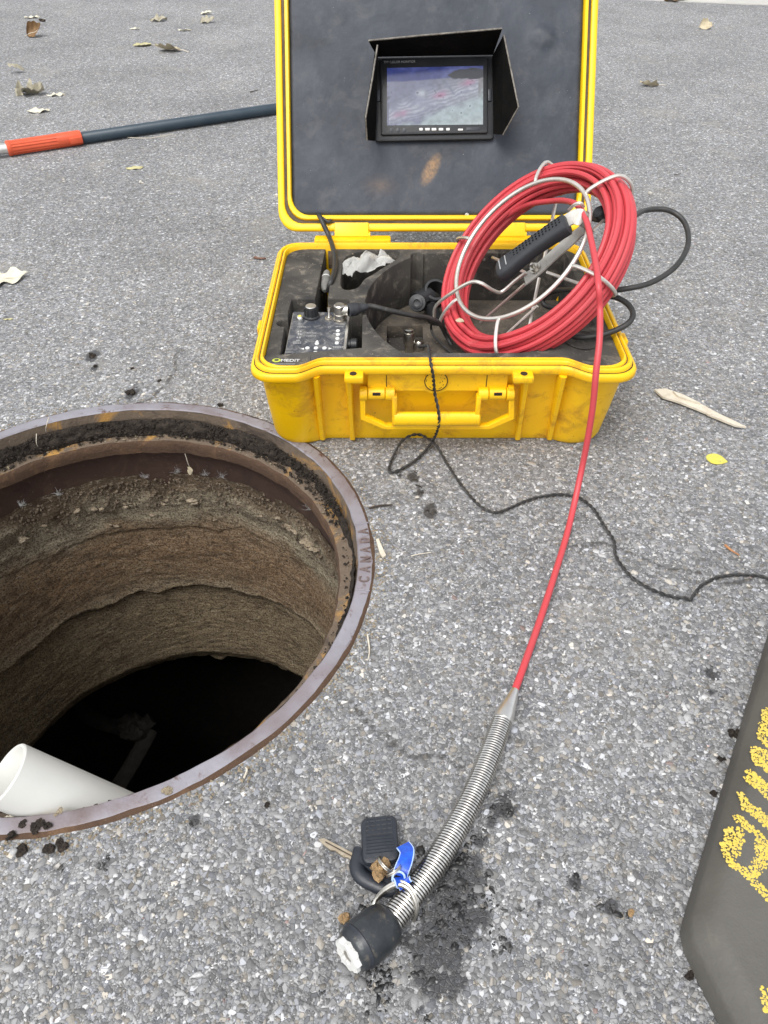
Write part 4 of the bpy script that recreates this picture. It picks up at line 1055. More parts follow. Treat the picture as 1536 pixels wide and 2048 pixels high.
# ---- power cord from lid to foam
CORD = thing('lid_cord', LP(637, 432, 0), 'black cord running from the lid foam down into the tray slot', 'cord')
cpts = [LP(636, 430, -.006), LP(640, 434, .006), LP(646, 447, .012), PY(659, 475, 1.312), G(667, 500, .166), G(670, 520, .161), G(668, 545, .159), G(661, 565, .156), G(656, 582, .140)]
MB().tube(catmull(cpts, 8), .0042, 10).build('cord_sheath', M['cord'], CORD)
pa, pb = G(654, 543, .150), G(650, 574, .140)
MB().lathe([(.004, 0), (.0055, .003), (.0068, .012), (.0074, .014), (.0074, .036), (.0062, .042), (.003, .047)], pa, pb - pa, 20).build('cord_plug', M['plug_grey'], CORD)
MB().lathe([(.0077, .0145), (.0077, .0165)], pa, pb - pa, 20, False, False).build('plug_band', M['led'], CORD)
MB().tube(catmull([LP(637, 430, -.004), LP(646, 437, .003), LP(656, 444, .005), LP(662, 441, .002)], 6), .0028, 8).build('cord_stub', M['cord'], CORD)

# =================================================================== MONITOR IN THE LID
MON = thing('monitor', LP(868, 283, 0), 'small lit colour monitor with black sun hood mounted in the open lid', 'monitor')
mu = unit(LP(966, 132, .01) - LP(774, 136, .01)); mv = np.cross(LN, mu)
def mbox(name, x0, y0, x1, y1, w0, w1, mat, par, bev=.002):
    a, b = LP(x0, y1, w1), LP(x1, y0, w1); d = b - a; c = (a + b) / 2 - LN * (w1 - w0) / 2
    return MB().box(c, mu * abs(d @ mu) / 2, mv * abs(d @ mv) / 2, LN * (w1 - w0) / 2, bev).build(name, M[mat], par)
mbox('mount_frame', 750, 108, 988, 283, -.004, .007, 'black', MON, .004)
BZ = mbox('bezel', 762, 112, 976, 270, .0, .013, 'black', MON, .003)
# picture on the screen
def add_screen():
    q = [LP(774, 251, .0136), LP(966, 249, .0136), LP(966.5, 131.5, .0136), LP(774, 136, .0136)]
    nx, ny = 130, 80; s, t = np.meshgrid(np.linspace(0, 1, nx), np.linspace(0, 1, ny))
    V = sum(w.reshape(-1, 1) * p for w, p in (((1 - s) * (1 - t), q[0]), (s * (1 - t), q[1]), (s * t, q[2]), ((1 - s) * t, q[3])))
    x, y = s.ravel(), t.ravel()
    base = np.array([.25, .27, .40]); C = np.tile(base, (len(x), 1))
    def blend(c, f): 
        nonlocal C
        f = np.clip(f, 0, 1)[:, None]; C = C * (1 - f) + np.array(c) * f
    n = fbm(x * 6, y * 5, 0, 81, 5); n2 = fbm(x * 22, y * 16, 0, 85, 4)
    blend((.36, .36, .36), np.clip((x - .45) * 2, 0, 1) * .8)
    blend((.58, .70, .74), np.clip(((x - .62) * 1.6 + (.32 - y) * 2.2 + n * .25) * 4, 0, 1))
    blend((.72, .80, .82), np.clip((x - .8) * 2 + (.2 - y) * 2 + n * .3, 0, 1))
    band = (y - (.16 + .52 * x)); along = x                              # the slanting streaks
    inb = np.exp(-(band / .17) ** 2) * (x < .95) * (x > .02)
    st = .5 + .5 * np.sin((band + .05 * n) * 95)
    blend((.52, .56, .72), inb * .75); blend((.80, .84, .92), inb * st * .62 * np.clip(.7 + n, 0, 1))
    blend((.24, .26, .36), inb * (1 - st) * .5 * np.clip(.7 + n2, 0, 1))
    for cx, cy in ((.14, .20), (.56, .52), (.84, .72)):
        u_, v_ = (x - cx) + (y - cy) * .3, (y - cy) - .5 * (x - cx)
        blend((.56, .30, .46), np.exp(-((u_ / .085) ** 2 + (v_ / .055) ** 2)) * (.8 + .4 * n2))
    blend((.30, .34, .46), np.exp(-(((x - .66) - (y - .62) * -.4) / .02) ** 2) * (np.abs(y - .65) < .14) * .7)
    blend((.75, .82, .9), np.exp(-(((x - .36) / .05) ** 2 + ((y - .55) / .06) ** 2)) * .8)
    top = np.clip((y - (.745 + .07 * x + .012 * n)) * 40, 0, 1)
    blend((.045, .065, .27), top); blend((.13, .16, .45), top * np.clip(n * 1.2 + (y - .85) * 1.2, 0, 1))
    dk = np.clip((1 - (((x - .90) / .20) ** 2 + ((y - .87) / .085) ** 2) + n * .9) * 3, 0, 1)
    blend((.022, .028, .045), dk); blend((.05, .05, .07), np.clip((n2 - .95) * 5, 0, 1) * .7)
    C = np.clip(C * (1 + .18 * n2[:, None]), 0, 1)
    c = np.array(WM[MON].translation); i = np.arange(nx * ny).reshape(ny, nx)
    Q = np.stack([i[:-1, :-1], i[:-1, 1:], i[1:, 1:], i[1:, :-1]], -1).reshape(-1, 4)
    o = fast_mesh('screen', V - c, Q, M['screen'], (('col', 'FLOAT_COLOR', np.c_[C, np.ones(len(C))]),), True)
    o.parent = MON; WM[o] = WM[MON].copy()
add_screen()
for px in (842, 855, 868, 882, 896):
    k = 4.6 if 850 < px < 890 else 3.6
    mbox('push_button', px - k, 255.5, px + k, 261, .012, .0146, 'white', BZ, .0008)
mbox('push_button', 916, 257, 926, 261, .012, .0146, 'white', BZ, .0006)
mbox('receiver_window', 933, 254, 960, 261, .012, .0136, 'fob', BZ, .0004)
for px in (783, 796, 809):
    MB().lathe([(.0030, 0), (.0030, .0006), (.0018, .0008)], LP(px, 260, .013), LN, 14).build('sensor', M['fob'], BZ)
for x0 in (753, 976): mbox('side_catch', x0, 178, x0 + 7, 202, .006, .0095, 'fob', MON, .0008)
text_mesh('lettering', 'TFT COLOR MONITOR', .0052, M['grey_print'], MON, LP(799, 124, .0134), mu, mv, .0001, 0, 0, 1.0)
def hood(name, pts):
    P = np.array(pts); n = unit(np.cross(P[1] - P[0], P[2] - P[0])); th = .0016
    m = MB(); m.rings([P - n * th, P + n * th], True, True, True); h = m.build(name, M['black_matt'], MON, False)
    return h
def hedge(par, pts):
    m = MB(); m.tube(np.array(pts), .0014, 6); m.build('worn_edge', M['card_edge'], par)
TA, TB = LP(738, 81, .082), LP(1004, 57, .082)
h = hood('hood_top', [LP(754, 112, .010), LP(986, 108, .010), TB, TA]); hedge(h, [TA, TA * .6 + TB * .4 + LN * .001, TB])
hedge(h, [TA, TA * .55 + LP(754, 112, .010) * .45])
h = hood('hood_side', [LP(750, 112, .008), LP(755, 90, .076), LP(731, 236, .078), LP(734, 280, .045), LP(749, 282, .008)]); hedge(h, [LP(755, 90, .076), LP(744, 160, .078), LP(731, 236, .078), LP(734, 280, .045)])
h = hood('hood_side', [LP(986, 112, .008), LP(1008, 71, .072), LP(1037, 214, .075), LP(1006, 269, .035), LP(989, 268, .008)]); hedge(h, [LP(1008, 71, .072), LP(1037, 214, .075), LP(1006, 269, .035)])

# =================================================================== REEL AND RED CABLE
NR = unit((-.6726, -.2478, .6973)); RC = np.array([.19794, 1.09648, .240])
UR = unit(-np.array([0, 0, 1.]) + NR * NR[2]); VR = np.cross(NR, UR)
def RP(r, a, h=0.): return RC + r * (math.cos(a) * UR + math.sin(a) * VR) + h * NR
def RX(px, py, h=0.): return PL(px, py, RC + NR * h, NR)
def rang(px, py, h=0.): d = RX(px, py, h) - RC; return math.atan2(d @ VR, d @ UR)
REEL = thing('cable_reel', RC - NR * .03 - np.array([0, 0, .10]), 'steel wire hand reel with black grip tilted in the case, holding the red cable', 'cable reel')
a = np.linspace(0, 2 * math.pi, 96, endpoint=False)
RH = .1151
MB().tube([RP(RH, t) for t in a], .0033, 10, True).build('front_hoop', M['steel'], REEL)
for px, py in ((1065, 388), (1170, 388), (941, 478), (913, 600), (1000, 632), (1142, 530)):
    t = rang(px, py)
    pts = [RP(RH, t), RP(.126, t, .001), RP(.147, t, -.004), RP(.163, t, -.013), RP(.1685, t, -.029), RP(.167, t, -.045), RP(.157, t, -.058), RP(.140, t, -.064)]
    MB().tube(catmull(pts, 6), .0028, 8).build('clip_wire', M['steel'], REEL)
# wire arm from the clip at the left in to the bracket
w0 = [RX(x, y, h) for x, y, h in ((868, 640, -.02), (872, 612, .0), (905, 585, .012), (940, 565, .014), (962, 566, .010), (985, 580, -.01), (1003, 584, -.025), (1030, 562, -.025), (1052, 545, -.022))]
MB().tube(catmull(w0, 8), .0028, 8).build('crank_wire', M['steel'], REEL)
HUB = RX(1110, 540, -.06)
for p0, p1, h0, h1 in (((1050, 568), (962, 645), -.03, -.07), ((1078, 556), (1057, 662), -.06, -.075), ((1105, 437), (1112, 404), -.06, -.075), ((1094, 545), (1160, 568), -.06, -.072), ((1185, 462), (1208, 440), -.05, -.06), ((1050, 545), (985, 515), -.06, -.075), ((1010, 672), (1075, 612), -.072, -.06), ((1087, 525), (1105, 437), -.06, -.06)):
    MB().tube([RX(*p0, h0), RX(*p1, h1)], .0026, 8).build('spoke', M['steel'], REEL)
MB().lathe([(.006, 0), (.0095, .003), (.0095, .014), (.006, .017)], RX(1206, 434, -.062), NR, 16).build('foot_knob', M['rubber'], REEL)
# flat steel bracket folded round to the grip
def strip(pts, w, th, n):
    P = catmull(pts, 8); T = np.gradient(P, axis=0); T /= np.linalg.norm(T, axis=1)[:, None]
    m = MB(); R = []
    for p, t in zip(P, T):
        nn = unit(n - t * (n @ t)); b = np.cross(t, nn)
        R.append(np.array([p - b * w - nn * th, p + b * w - nn * th, p + b * w + nn * th, p - b * w + nn * th]))
    m.rings(R, True, True, True); return m
BR = strip([RX(1050, 560, -.026), RX(1075, 540, -.024), RX(1110, 508, -.022), RX(1148, 475, -.02), RX(1170, 455, -.012)], .0105, .0012, NR).build('bracket', M['plate'], REEL)
strip([RX(1172, 458, -.020), RX(1174, 444, -.004), RX(1165, 436, .014), RX(1148, 434, .020), RX(1128, 446, .020)], .0105, .0012, unit(NR + .3 * UR)).build('bracket_fold', M['plate'], REEL)
bo = RX(1071, 537, -.022)
bl = MB().lathe([(.0085, 0), (.0085, .0015), (.0062, .0016), (.0062, .006), (.0032, .0062), (.0032, .011), (.002, .012)], bo, NR, 12).build('bolt', M['nickel'], BR)
g0, g1 = RX(1136, 447, .022), RX(999, 548, .016)
gd = unit(g1 - g0); gl = np.linalg.norm(g1 - g0); gs_ = unit(np.cross(NR, gd)); 
m = MB(); R = []; th = np.arange(24) * 2 * math.pi / 24
for s, k in ((0, .8), (.015, 1.), (.25, .96), (.5, .93), (.7, 1.0), (.86, 1.1), (.96, 1.06), (1.0, .8)):
    p = g0 + gd * gl * s - gs_ * .004 * math.sin(s * 3.1)
    R.append(p + k * (.0150 * np.sign(np.cos(th))[:, None] * np.abs(np.cos(th))[:, None] ** .6 * gs_ + .0115 * np.sign(np.sin(th))[:, None] * np.abs(np.sin(th))[:, None] ** .6 * NR))
m.rings(R, True, True, True); GR = m.build('grip', M['rubber'], REEL)
m = MB()
for k in range(17):
    for j in range(3):
        s = .06 + .74 * k / 16; p = g0 + gd * gl * s - gs_ * .004 * math.sin(s * 3.1)
        c = p + gs_ * (-.0078 + .0048 * j + .0016 * (k % 2)) + NR * .0112
        m.lathe([(.0014, .0004), (.0009, .0006), (.0003, .0003)], c, NR, 7)
m.build('grip_dimples', M['black_matt'], GR, False)
m = MB()
for s, q in ((.83, 0), (.92, 0)):
    p = g0 + gd * gl * s - gs_ * .004 * math.sin(s * 3.1) + NR * .0126
    m.box(p, gs_ * .009, gd * .0007, NR * .0004)
m.build('grip_mark', M['grey_print'], GR, False)
eye = [RX(x, y, h) for x, y, h in ((1138, 420, .02), (1150, 409, .028), (1162, 407, .026), (1167, 414, .018))]
MB().tube(catmull(eye, 6), .0024, 8).build('cable_eye', M['steel'], REEL)

# red cable: coil wound as one long spiral, then the free end out to the camera
RED = thing('push_cable', RC - NR * .04 - np.array([0, 0, .12]), 'red push cable coiled on the reel, free end a steel spring with black head', 'inspection cable')
slots = []
pitch = .0084
for i in range(-4, 5):
    for j in range(-5, 6):
        x, y = j * pitch * .97 + (i % 2) * pitch * .48, i * pitch * .86
        if (x / .0235) ** 2 + (y / .0165) ** 2 <= 1.0: slots.append((.1447 + y, -.0340 + x))
slots.sort(key=lambda q: (round(q[0], 4), q[1]))
n = 84; P = []
for k, (r, h) in enumerate(slots):
    r2, h2 = slots[min(k + 1, len(slots) - 1)]
    ph = rng.random() * 6.28; am = .0012 + .0016 * rng.random(); ph2 = rng.random() * 6.28
    for t in range(n):
        a = t * 2 * math.pi / n; s = min(1, max(0, (t - n * .86) / (n * .14))); s = s * s * (3 - 2 * s)
        env = math.sin(math.pi * t / n)
        P.append(RP(r * (1 - s) + r2 * s + am * env * math.cos(a * 2 + ph), a + .9, h * (1 - s) + h2 * s + .002 * env * math.sin(a + ph2)))
MB().tube(np.array(P), .0041, 8).build('coil', M['red'], RED)
fe = [RX(935, 560, -.050), RX(960, 500, -.046), RX(1000, 445, -.04), RX(1050, 412, -.03), RX(1105, 402, -.012), RX(1138, 403, .006), RX(1158, 414, .016), RX(1172, 440, .014), RX(1181, 475, .016), RX(1190, 520, .022), RX(1197, 570, .035)]
fe += [G(1200, 620, .255), G(1199, 680, .232), G(1192, 745, .200), G(1186, 810, .158), G(1175, 880, .108), G(1162, 945, .062), G(1148, 1010, .032), G(1132, 1075, .018), G(1106, 1160, .012), G(1080, 1240, .011), G(1052, 1320, .011), G(1029, 1383, .0115)]
MB().tube(catmull(fe, 8), .0041, 10).build('free_end', M['red'], RED)
s0, s1 = G(1030, 1380, .0115), G(1005, 1441, .0118)
MB().lathe([(.0043, 0), (.0048, .002), (.0082, .022), (.0105, .034), (.0108, np.linalg.norm(s1 - s0)), (.009, np.linalg.norm(s1 - s0) + .001)], s0, s1 - s0, 28).build('tip_cone', M['alu'], RED)
cl = catmull([G(x, y, .0122) for x, y in ((1005, 1440), (985, 1497), (960, 1560), (931, 1622), (896, 1685), (860, 1743), (818, 1797), (778, 1848))], 60)
sl = np.concatenate([[0], np.cumsum(np.linalg.norm(np.diff(cl, axis=0), axis=1))])
turns = int(sl[-1] / .00285); nn = turns * 18; t = np.linspace(0, sl[-1], nn)
C = np.stack([np.interp(t, sl, cl[:, k]) for k in range(3)], 1); T_, N_, B_ = frames(C)
ph = np.linspace(0, turns * 2 * math.pi, nn); rsp = np.interp(t, [0, sl[-1] * .15, sl[-1]], [.0098, .0105, .0108])
HEL = C + rsp[:, None] * (np.cos(ph)[:, None] * N_ + np.sin(ph)[:, None] * B_)
MB().tube(HEL, .00132, 6).build('spring', M['spring'], RED)
MB().tube(C[::6], .0080, 12).build('spring_core', M['mud'], RED)
ha = C[-1]; hdv = unit(G(712, 1905, .016) - ha); hdv[2] = .17; hdv = unit(hdv)
HEAD = MB().lathe([(.010, -.003), (.0150, -.001), (.0185, .004), (.0200, .012), (.0203, .028), (.0192, .034), (.0175, .040), (.0145, .0425), (.0125, .0425)], ha + np.array([0, 0, .006]), hdv, 36, True, False).build('camera_head', M['tape'], RED)
hf = ha + np.array([0, 0, .006]) + hdv * .0425
m = MB(); th = np.arange(40) * 2 * math.pi / 40; pu = unit(np.cross(hdv, (0, 0, 1.))); pw = np.cross(hdv, pu)
wv = 1 + .08 * np.cos(th * 9); wi = 1 + .22 * np.cos(th * 5 + .6)
ringr = lambda r, h, w: hf + hdv * h + (r * w)[:, None] * (np.cos(th)[:, None] * pu + np.sin(th)[:, None] * pw)
m.rings([ringr(.0138, -.001, wv), ringr(.0140, .0035, wv), ringr(.0128, .0048, wv), ringr(.0065, .0048, wi), ringr(.0060, .002, wi)]); m.build('light_ring', M['led'], HEAD)
MB().lathe([(.0062, .0015), (.0055, .0030), (.003, .0036)], hf, hdv, 20).build('lens', M['box_grey'], HEAD)
MB().rings([ha + np.array([0, 0, .006]) + hdv * h + r * (np.cos(th)[:, None] * pu + np.sin(th)[:, None] * pw) for r, h in ((.0196, .0325), (.0200, .0335), (.0187, .0365))], True).build('tape_edge', M['fob'], HEAD)
for k, (px, py, r, mt) in enumerate([(690, 1836, 11, 'tan_mud'), (700, 1862, 8, 'mud'), (746, 1822, 7, 'tan_mud')]):
    clod(px, py, r, M[mt], ['tan clod stuck on the far side of the black camera head', 'dark clod between the camera head and the ground', 'small yellow clod wedged where the spring meets the head'][k], .008, .7, 'mud_clod', 'clod')
sc = thing('split_ring', G(790, 1810, 0), 'large flat steel ring round the spring just above the camera head', 'ring')
pr = catmull([G(742, 1822, .006), G(752, 1800, .010), G(771, 1781, .020), G(795, 1770, .027), G(815, 1778, .028), G(828, 1800, .024), G(832, 1825, .014), G(826, 1842, .004)], 8)
MB().tube(pr, .0019, 8, flat=.5).build('ring_band', M['nickel'], sc)
MB().tube(pr + np.array([.0012, .0024, .0006]), .0017, 8, flat=.5).build('ring_band', M['nickel'], sc)

# ---- key bunch beside the spring
KEYS = thing('key_bunch', G(765, 1715, 0), 'car key and black remote fob on a ring beside the steel spring', 'keys')
fq = [G(x, y, .014) for x, y in ((724, 1712), (798, 1704), (792, 1634), (722, 1643))]
fc = sum(fq) / 4; fu = unit(fq[1] - fq[0] + fq[2] - fq[3]); fv = unit(fq[2] - fq[1] + fq[3] - fq[0]); fn = unit(np.cross(fu, fv))
fw = np.linalg.norm(fq[1] - fq[0]) / 2; fl = np.linalg.norm(fq[3] - fq[0]) / 2
def rrect(hw, hl, r, n=5):
    P = []
    for cx, cy, a0 in ((hw - r, hl - r, 0), (-hw + r, hl - r, 90), (-hw + r, -hl + r, 180), (hw - r, -hl + r, 270)):
        for k in range(n): a = rad(a0 + 90 * k / (n - 1)); P.append((cx + r * math.cos(a), cy + r * math.sin(a)))
    return np.array(P)
def slab(o, u, v, n, hw, hl, r, prof):
    R = []
    for h, ins in prof:
        q = rrect(hw - ins, hl - ins, max(r - ins, .0008)); R.append(o + np.outer(q[:, 0], u) + np.outer(q[:, 1], v) + n * h)
    return MB().rings(R, True, True, True)
FOB = slab(fc + fv * -.004, fu, fv, fn, fw, fl + .006, .007, [(-.007, .003), (-.006, .0008), (-.002, 0), (.002, 0), (.0042, .0012), (.0050, .0035)]).build('remote_fob', M['fob'], KEYS)
m = MB()
for k in range(6):
    p = fc - fv * (fl * .10 + k * .0030) + fn * .0050; m.tube([p - fu * (fw - .004), p + fu * (fw - .004)], .0007, 6)
m.build('ridge', M['fob'], FOB)
m = MB()
for k in range(4):
    p = fc + fv * (fl * .78 - k * .0042) + fn * .0050
    for q in range(5):
        w = .0011 + .0012 * rng.random(); m.box(p + fu * (-.011 + q * .0052), fu * w, fv * .0007, fn * .00025)
pp = rrect(fw - .005, fl * .48, .002)
m.tube(np.vstack([fc + fv * (fl * .48) + np.outer(q, [0, 0, 0]).sum(0) + fu * q[0] + fv * q[1] + fn * .0050 for q in pp] + [fc + fv * (fl * .48) + fu * pp[0][0] + fv * pp[0][1] + fn * .0050]), .0003, 4)
m.build('moulded_letters', M['rubber'], FOB, False)
# key head: thick black loop, and the blade pointing up left
kh = catmull([G(x, y, .007) for x, y in ((722, 1700), (714, 1730), (722, 1752), (748, 1768), (775, 1778), (792, 1772), (798, 1752))], 6)
KH = MB().tube(kh, .0072, 12, flat=.8).build('key_head', M['fob'], KEYS)
m = MB(); m.prism([G(x, y, .004) for x, y in ((715, 1728), (740, 1700), (790, 1720), (796, 1760), (775, 1775))], (0, 0, .0085)); m.build('key_plate', M['fob'], KH)
k0, k1 = G(716, 1722, .0075), G(640, 1681, .0045); kd = unit(k1 - k0); ks = unit(np.cross((0, 0, 1.), kd)); kl = np.linalg.norm(k1 - k0)
top = [k0 + ks * .0034 * -1, k1 - ks * .0030 + kd * -.003, k1 + kd * .001]
bot = [k1 + ks * .0014 - kd * .003] + [k1 - kd * (kl * (i + 1) / 9) + ks * (.0022 + .0016 * ((i * 7) % 3) / 2) for i in range(8)]
m = MB(); m.prism(np.array(top + bot)[::-1], (0, 0, .0022)); m.build('key_blade', M['brass'], KEYS, False)
m = MB(); m.tube([k0 + np.array([0, 0, .0026]) - ks * .0004, k1 - kd * .006 - ks * .0004 + np.array([0, 0, .0026])], .0005, 6); m.build('blade_groove', M['bark'], KEYS)
m = MB()
for k in range(7): m.blob(G(752 + 24 * rng.random(), 1728 + 24 * rng.random(), .016 + .004 * rng.random()), .0052, k + 200, .6)
m.build('clod', M['tan_mud'], KEYS)
def loop3(c, r, nrm, wire, name, par, mat='nickel', turns=1.0):
    nrm = unit(nrm); u = unit(np.cross(nrm, (0, 0, 1.) if abs(nrm[2]) < .9 else (1., 0, 0))); v = np.cross(nrm, u)
    t = np.linspace(0, 2 * math.pi * turns, int(36 * turns))
    P = np.array(c) + r * (np.cos(t)[:, None] * u + np.sin(t)[:, None] * v) + np.outer(t / 6.28, nrm) * wire * 1.7
    return MB().tube(P, wire, 8).build(name, M[mat], par)
loop3(G(770, 1733, .020), .0095, (.6, .5, .45), .0008, 'key_ring', KEYS, 'nickel', 2.0)
loop3(G(789, 1745, .024), .0075, (-.5, .7, .5), .0008, 'key_ring', KEYS, 'nickel', 2.0)
loop3(G(797, 1756, .026), .0055, (.1, -.6, .8), .0010, 'eyelet', KEYS, 'tag_edge')
def ribbon(pts, w, side, mat, par):
    P = catmull(pts, 8); m = MB(); s = unit(side); T = np.gradient(P, axis=0)
    R = []
    for p, t in zip(P, T):
        b = unit(s - unit(t) * (s @ unit(t))); n = np.cross(unit(t), b) * .0006
        R.append(np.array([p - b * w - n, p + b * w - n, p + b * w + n, p - b * w + n]))
    o = m.rings(R, True, True, True).build('tag_ribbon', M[mat], par)
    for sg in (-1, 1):
        E_ = np.array([(r[0] + r[3]) / 2 if sg < 0 else (r[1] + r[2]) / 2 for r in R]); MB().tube(E_, .0007, 6).build('ribbon_edge', M['tag_edge'], o)
ribbon([G(806, 1690, .020), G(814, 1702, .025), G(811, 1720, .027), G(804, 1738, .026), G(800, 1752, .023)], .0062, (.9, .3, .1), 'blue', KEYS)
ribbon([G(800, 1755, .026), G(806, 1763, .028), G(812, 1772, .027)], .0070, (.75, -.45, .1), 'blue', KEYS)

# =================================================================== BLACK CABLES
def cable(name, pts, r, label, mat='cord', nsub=10, cat='cable'):
    return tag(MB().tube(catmull(pts, nsub), r, 10).build(name, M[mat]), label, cat)
t = thing('video_lead', G(712, 615, .16), 'black video lead from the control box plug across the tray to the red coil', 'cable')
v0 = bc + np.array([.0125, 0, .0160]); v1 = G(737, 613, .162)
d = unit(v1 - v0)
MB().lathe([(.0088, 0), (.0098, .001), (.0098, .006), (.0092, .0065), (.0098, .007), (.0098, .013), (.0086, .016), (.0072, .018), (.0072, .0205), (.0064, .021), (.0066, .024), (.0058, .0245), (.0060, .028), (.005, .031)], v0, d, 22).build('boot', M['rubber'], t)
MB().tube(catmull([v0 + d * .026, v1 + d * .004, G(775, 620, .155), G(820, 630, .142), G(856, 636, .130), G(880, 648, .115), G(893, 672, .09), G(903, 690, .078)], 10), .0040, 10).build('lead_sheath', M['cord'], t)
cable('thin_lead', [G(866, 640, .12), G(862, 655, .09), G(868, 672, .08), G(885, 690, .075), G(905, 708, .072)], .0019, 'thin dark lead looping from the clamp down beside the red coil')
cable('reel_lead', [RX(1150, 425, -.085), RX(1200, 440, -.075), RX(1255, 437, -.055), G(1290, 421, .262), G(1335, 420, .258), G(1367, 442, .248), G(1377, 480, .235), G(1365, 515, .225), G(1340, 543, .215), G(1300, 566, .208), G(1255, 577, .203), G(1200, 583, .19), G(1150, 580, .165), G(1110, 582, .135), G(1087, 596, .112), G(1092, 612, .10), G(1130, 617, .098), G(1170, 608, .12), G(1205, 595, .165), G(1228, 594, .186), G(1253, 606, .188), G(1266, 626, .184), G(1258, 645, .178), G(1230, 661, .170), G(1195, 671, .164), G(1160, 674, .160), G(1135, 668, .158), G(1110, 655, .15)], .0041, 'thick black lead looping out over the right rim of the case')

# twisted pair: two strands wound round one path
tw = [G(838, 694, .13), G(850, 692, .155), G(857, 692, .163), G(860, 712, .1645), PY(862, 730, .902), PY(866, 752, .901), PY(869, 785, .912), PY(876, 818, .906), PY(878, 846, .905), G(872, 868, .030), G(862, 888, .008), G(838, 915, .004), G(808, 936, .0035), G(785, 945, .003), G(778, 938, .003), G(788, 910, .006), G(803, 884, .012), G(824, 871, .018), G(843, 871, .014), G(857, 879, .014), G(872, 890, .012), G(884, 910, .004), G(905, 945, .003), G(930, 980, .003), G(953, 1006, .003), G(975, 1022, .003), G(998, 1025, .003), G(1030, 1012, .003), G(1065, 998, .003), G(1100, 991, .003), G(1135, 990, .003), G(1165, 1000, .003), G(1190, 1022, .003), G(1208, 1052, .004), G(1228, 1082, .004), G(1231, 1110, .003), G(1246, 1135, .003), G(1270, 1160, .003), G(1305, 1180, .003), G(1345, 1194, .003), G(1372, 1197, .0035), G(1381, 1201, .003), G(1388, 1190, .003), G(1405, 1170, .003), G(1440, 1154, .003), G(1480, 1150, .003), G(1520, 1153, .003), G(1560, 1165, .003), G(1600, 1180, .003)]
C = catmull(tw, 24); L = np.concatenate([[0], np.cumsum(np.linalg.norm(np.diff(C, axis=0), axis=1))])
n = int(L[-1] / .0011); s = np.linspace(0, L[-1], n); C = np.stack([np.interp(s, L, C[:, k]) for k in range(3)], 1)
for _ in range(4): C[1:-1] = (C[:-2] + C[1:-1] * 2 + C[2:]) / 4
T_, N_, B_ = frames(C)
t = thing('twisted_wire', C[len(C) // 2], 'thin black twisted wire pair hanging over the case front and snaking across the asphalt', 'wire')
for k in (0, 1):
    ph = s / .0190 * 2 * math.pi + k * math.pi
    MB().tube(C + .00125 * (np.cos(ph)[:, None] * N_ + np.sin(ph)[:, None] * B_) + np.array([0, 0, .0006]), .00125, 6).build('strand', M['cord'], t)

# =================================================================== RUBBER BLOCK WITH STENCILLED LETTERS
A = G(1352, 1880)[:2]; e1 = unit(G(1536, 1265)[:2] - A); ang = math.atan2(e1[1], e1[0])
def octa(z, ins):
    P, p, a = [], A + e1 * .42, ang + math.pi
    for k in range(8):
        P.append(p.copy()); p = p + np.array([math.cos(a), math.sin(a)]) * (.42 if k % 2 == 0 else .125); a += rad(45)
    P = np.array(P); c = P.mean(0); out = []
    for k in range(8):
        d0, d1 = unit(P[k - 1] - P[k]), unit(P[(k + 1) % 8] - P[k]); r = .016
        for t_ in np.linspace(0, 1, 5):
            q = (1 - t_) ** 2 * (P[k] + d0 * r) + 2 * t_ * (1 - t_) * P[k] + t_ ** 2 * (P[k] + d1 * r); out.append(q)
    out = np.array(out); out = c + (out - c) * (1 - ins / .255); return np.c_[out, np.full(len(out), z)]
BLOCK = thing('rubber_block', (*octa(0, 0)[:, :2].mean(0), 0), 'dark grey rubber block with worn yellow stencil letters, lying at the lower right', 'rubber block')
BT = .036
m = MB(); m.rings([octa(0, .004), octa(.003, 0), octa(.020, .002), octa(.025, .004), octa(.033, .013), octa(.0352, .016), octa(BT, .020)], True, True, True)
m.build('block_body', M['base_rubber'], BLOCK, True, 60)
zz = lambda pts: [(1380 + x * .3406, 1350 + y * .3406) for x, y in pts]
LET = [[[(240, 915), (215, 985), (212, 1050), (262, 1118), (340, 1180), (430, 1270), (520, 1350)], [(268, 838), (305, 856), (350, 900), (395, 930), (440, 985), (500, 1010)], [(300, 915), (275, 990), (262, 1060)], [(410, 960), (405, 1050), (385, 1130), (370, 1170)], [(440, 1010), (430, 1080), (400, 1150)]],
       [[(300, 705), (325, 750), (375, 785), (430, 830), (500, 890)], [(320, 770), (380, 815), (440, 870), (500, 920)]],
       [[(345, 570), (390, 605), (440, 645), (510, 700)], [(340, 610), (385, 640), (440, 690), (500, 740)]],
       [[(385, 440), (380, 490), (430, 530), (500, 580)], [(395, 440), (440, 460), (500, 505)], [(420, 480), (450, 530)]],
       [[(430, 290), (415, 350), (440, 390), (500, 430)], [(455, 310), (480, 360), (520, 390)]],
       [[(455, 205), (440, 245), (470, 270), (520, 300)]],
       [[(452, 1855), (446, 1935), (470, 1960), (520, 1960)]]]
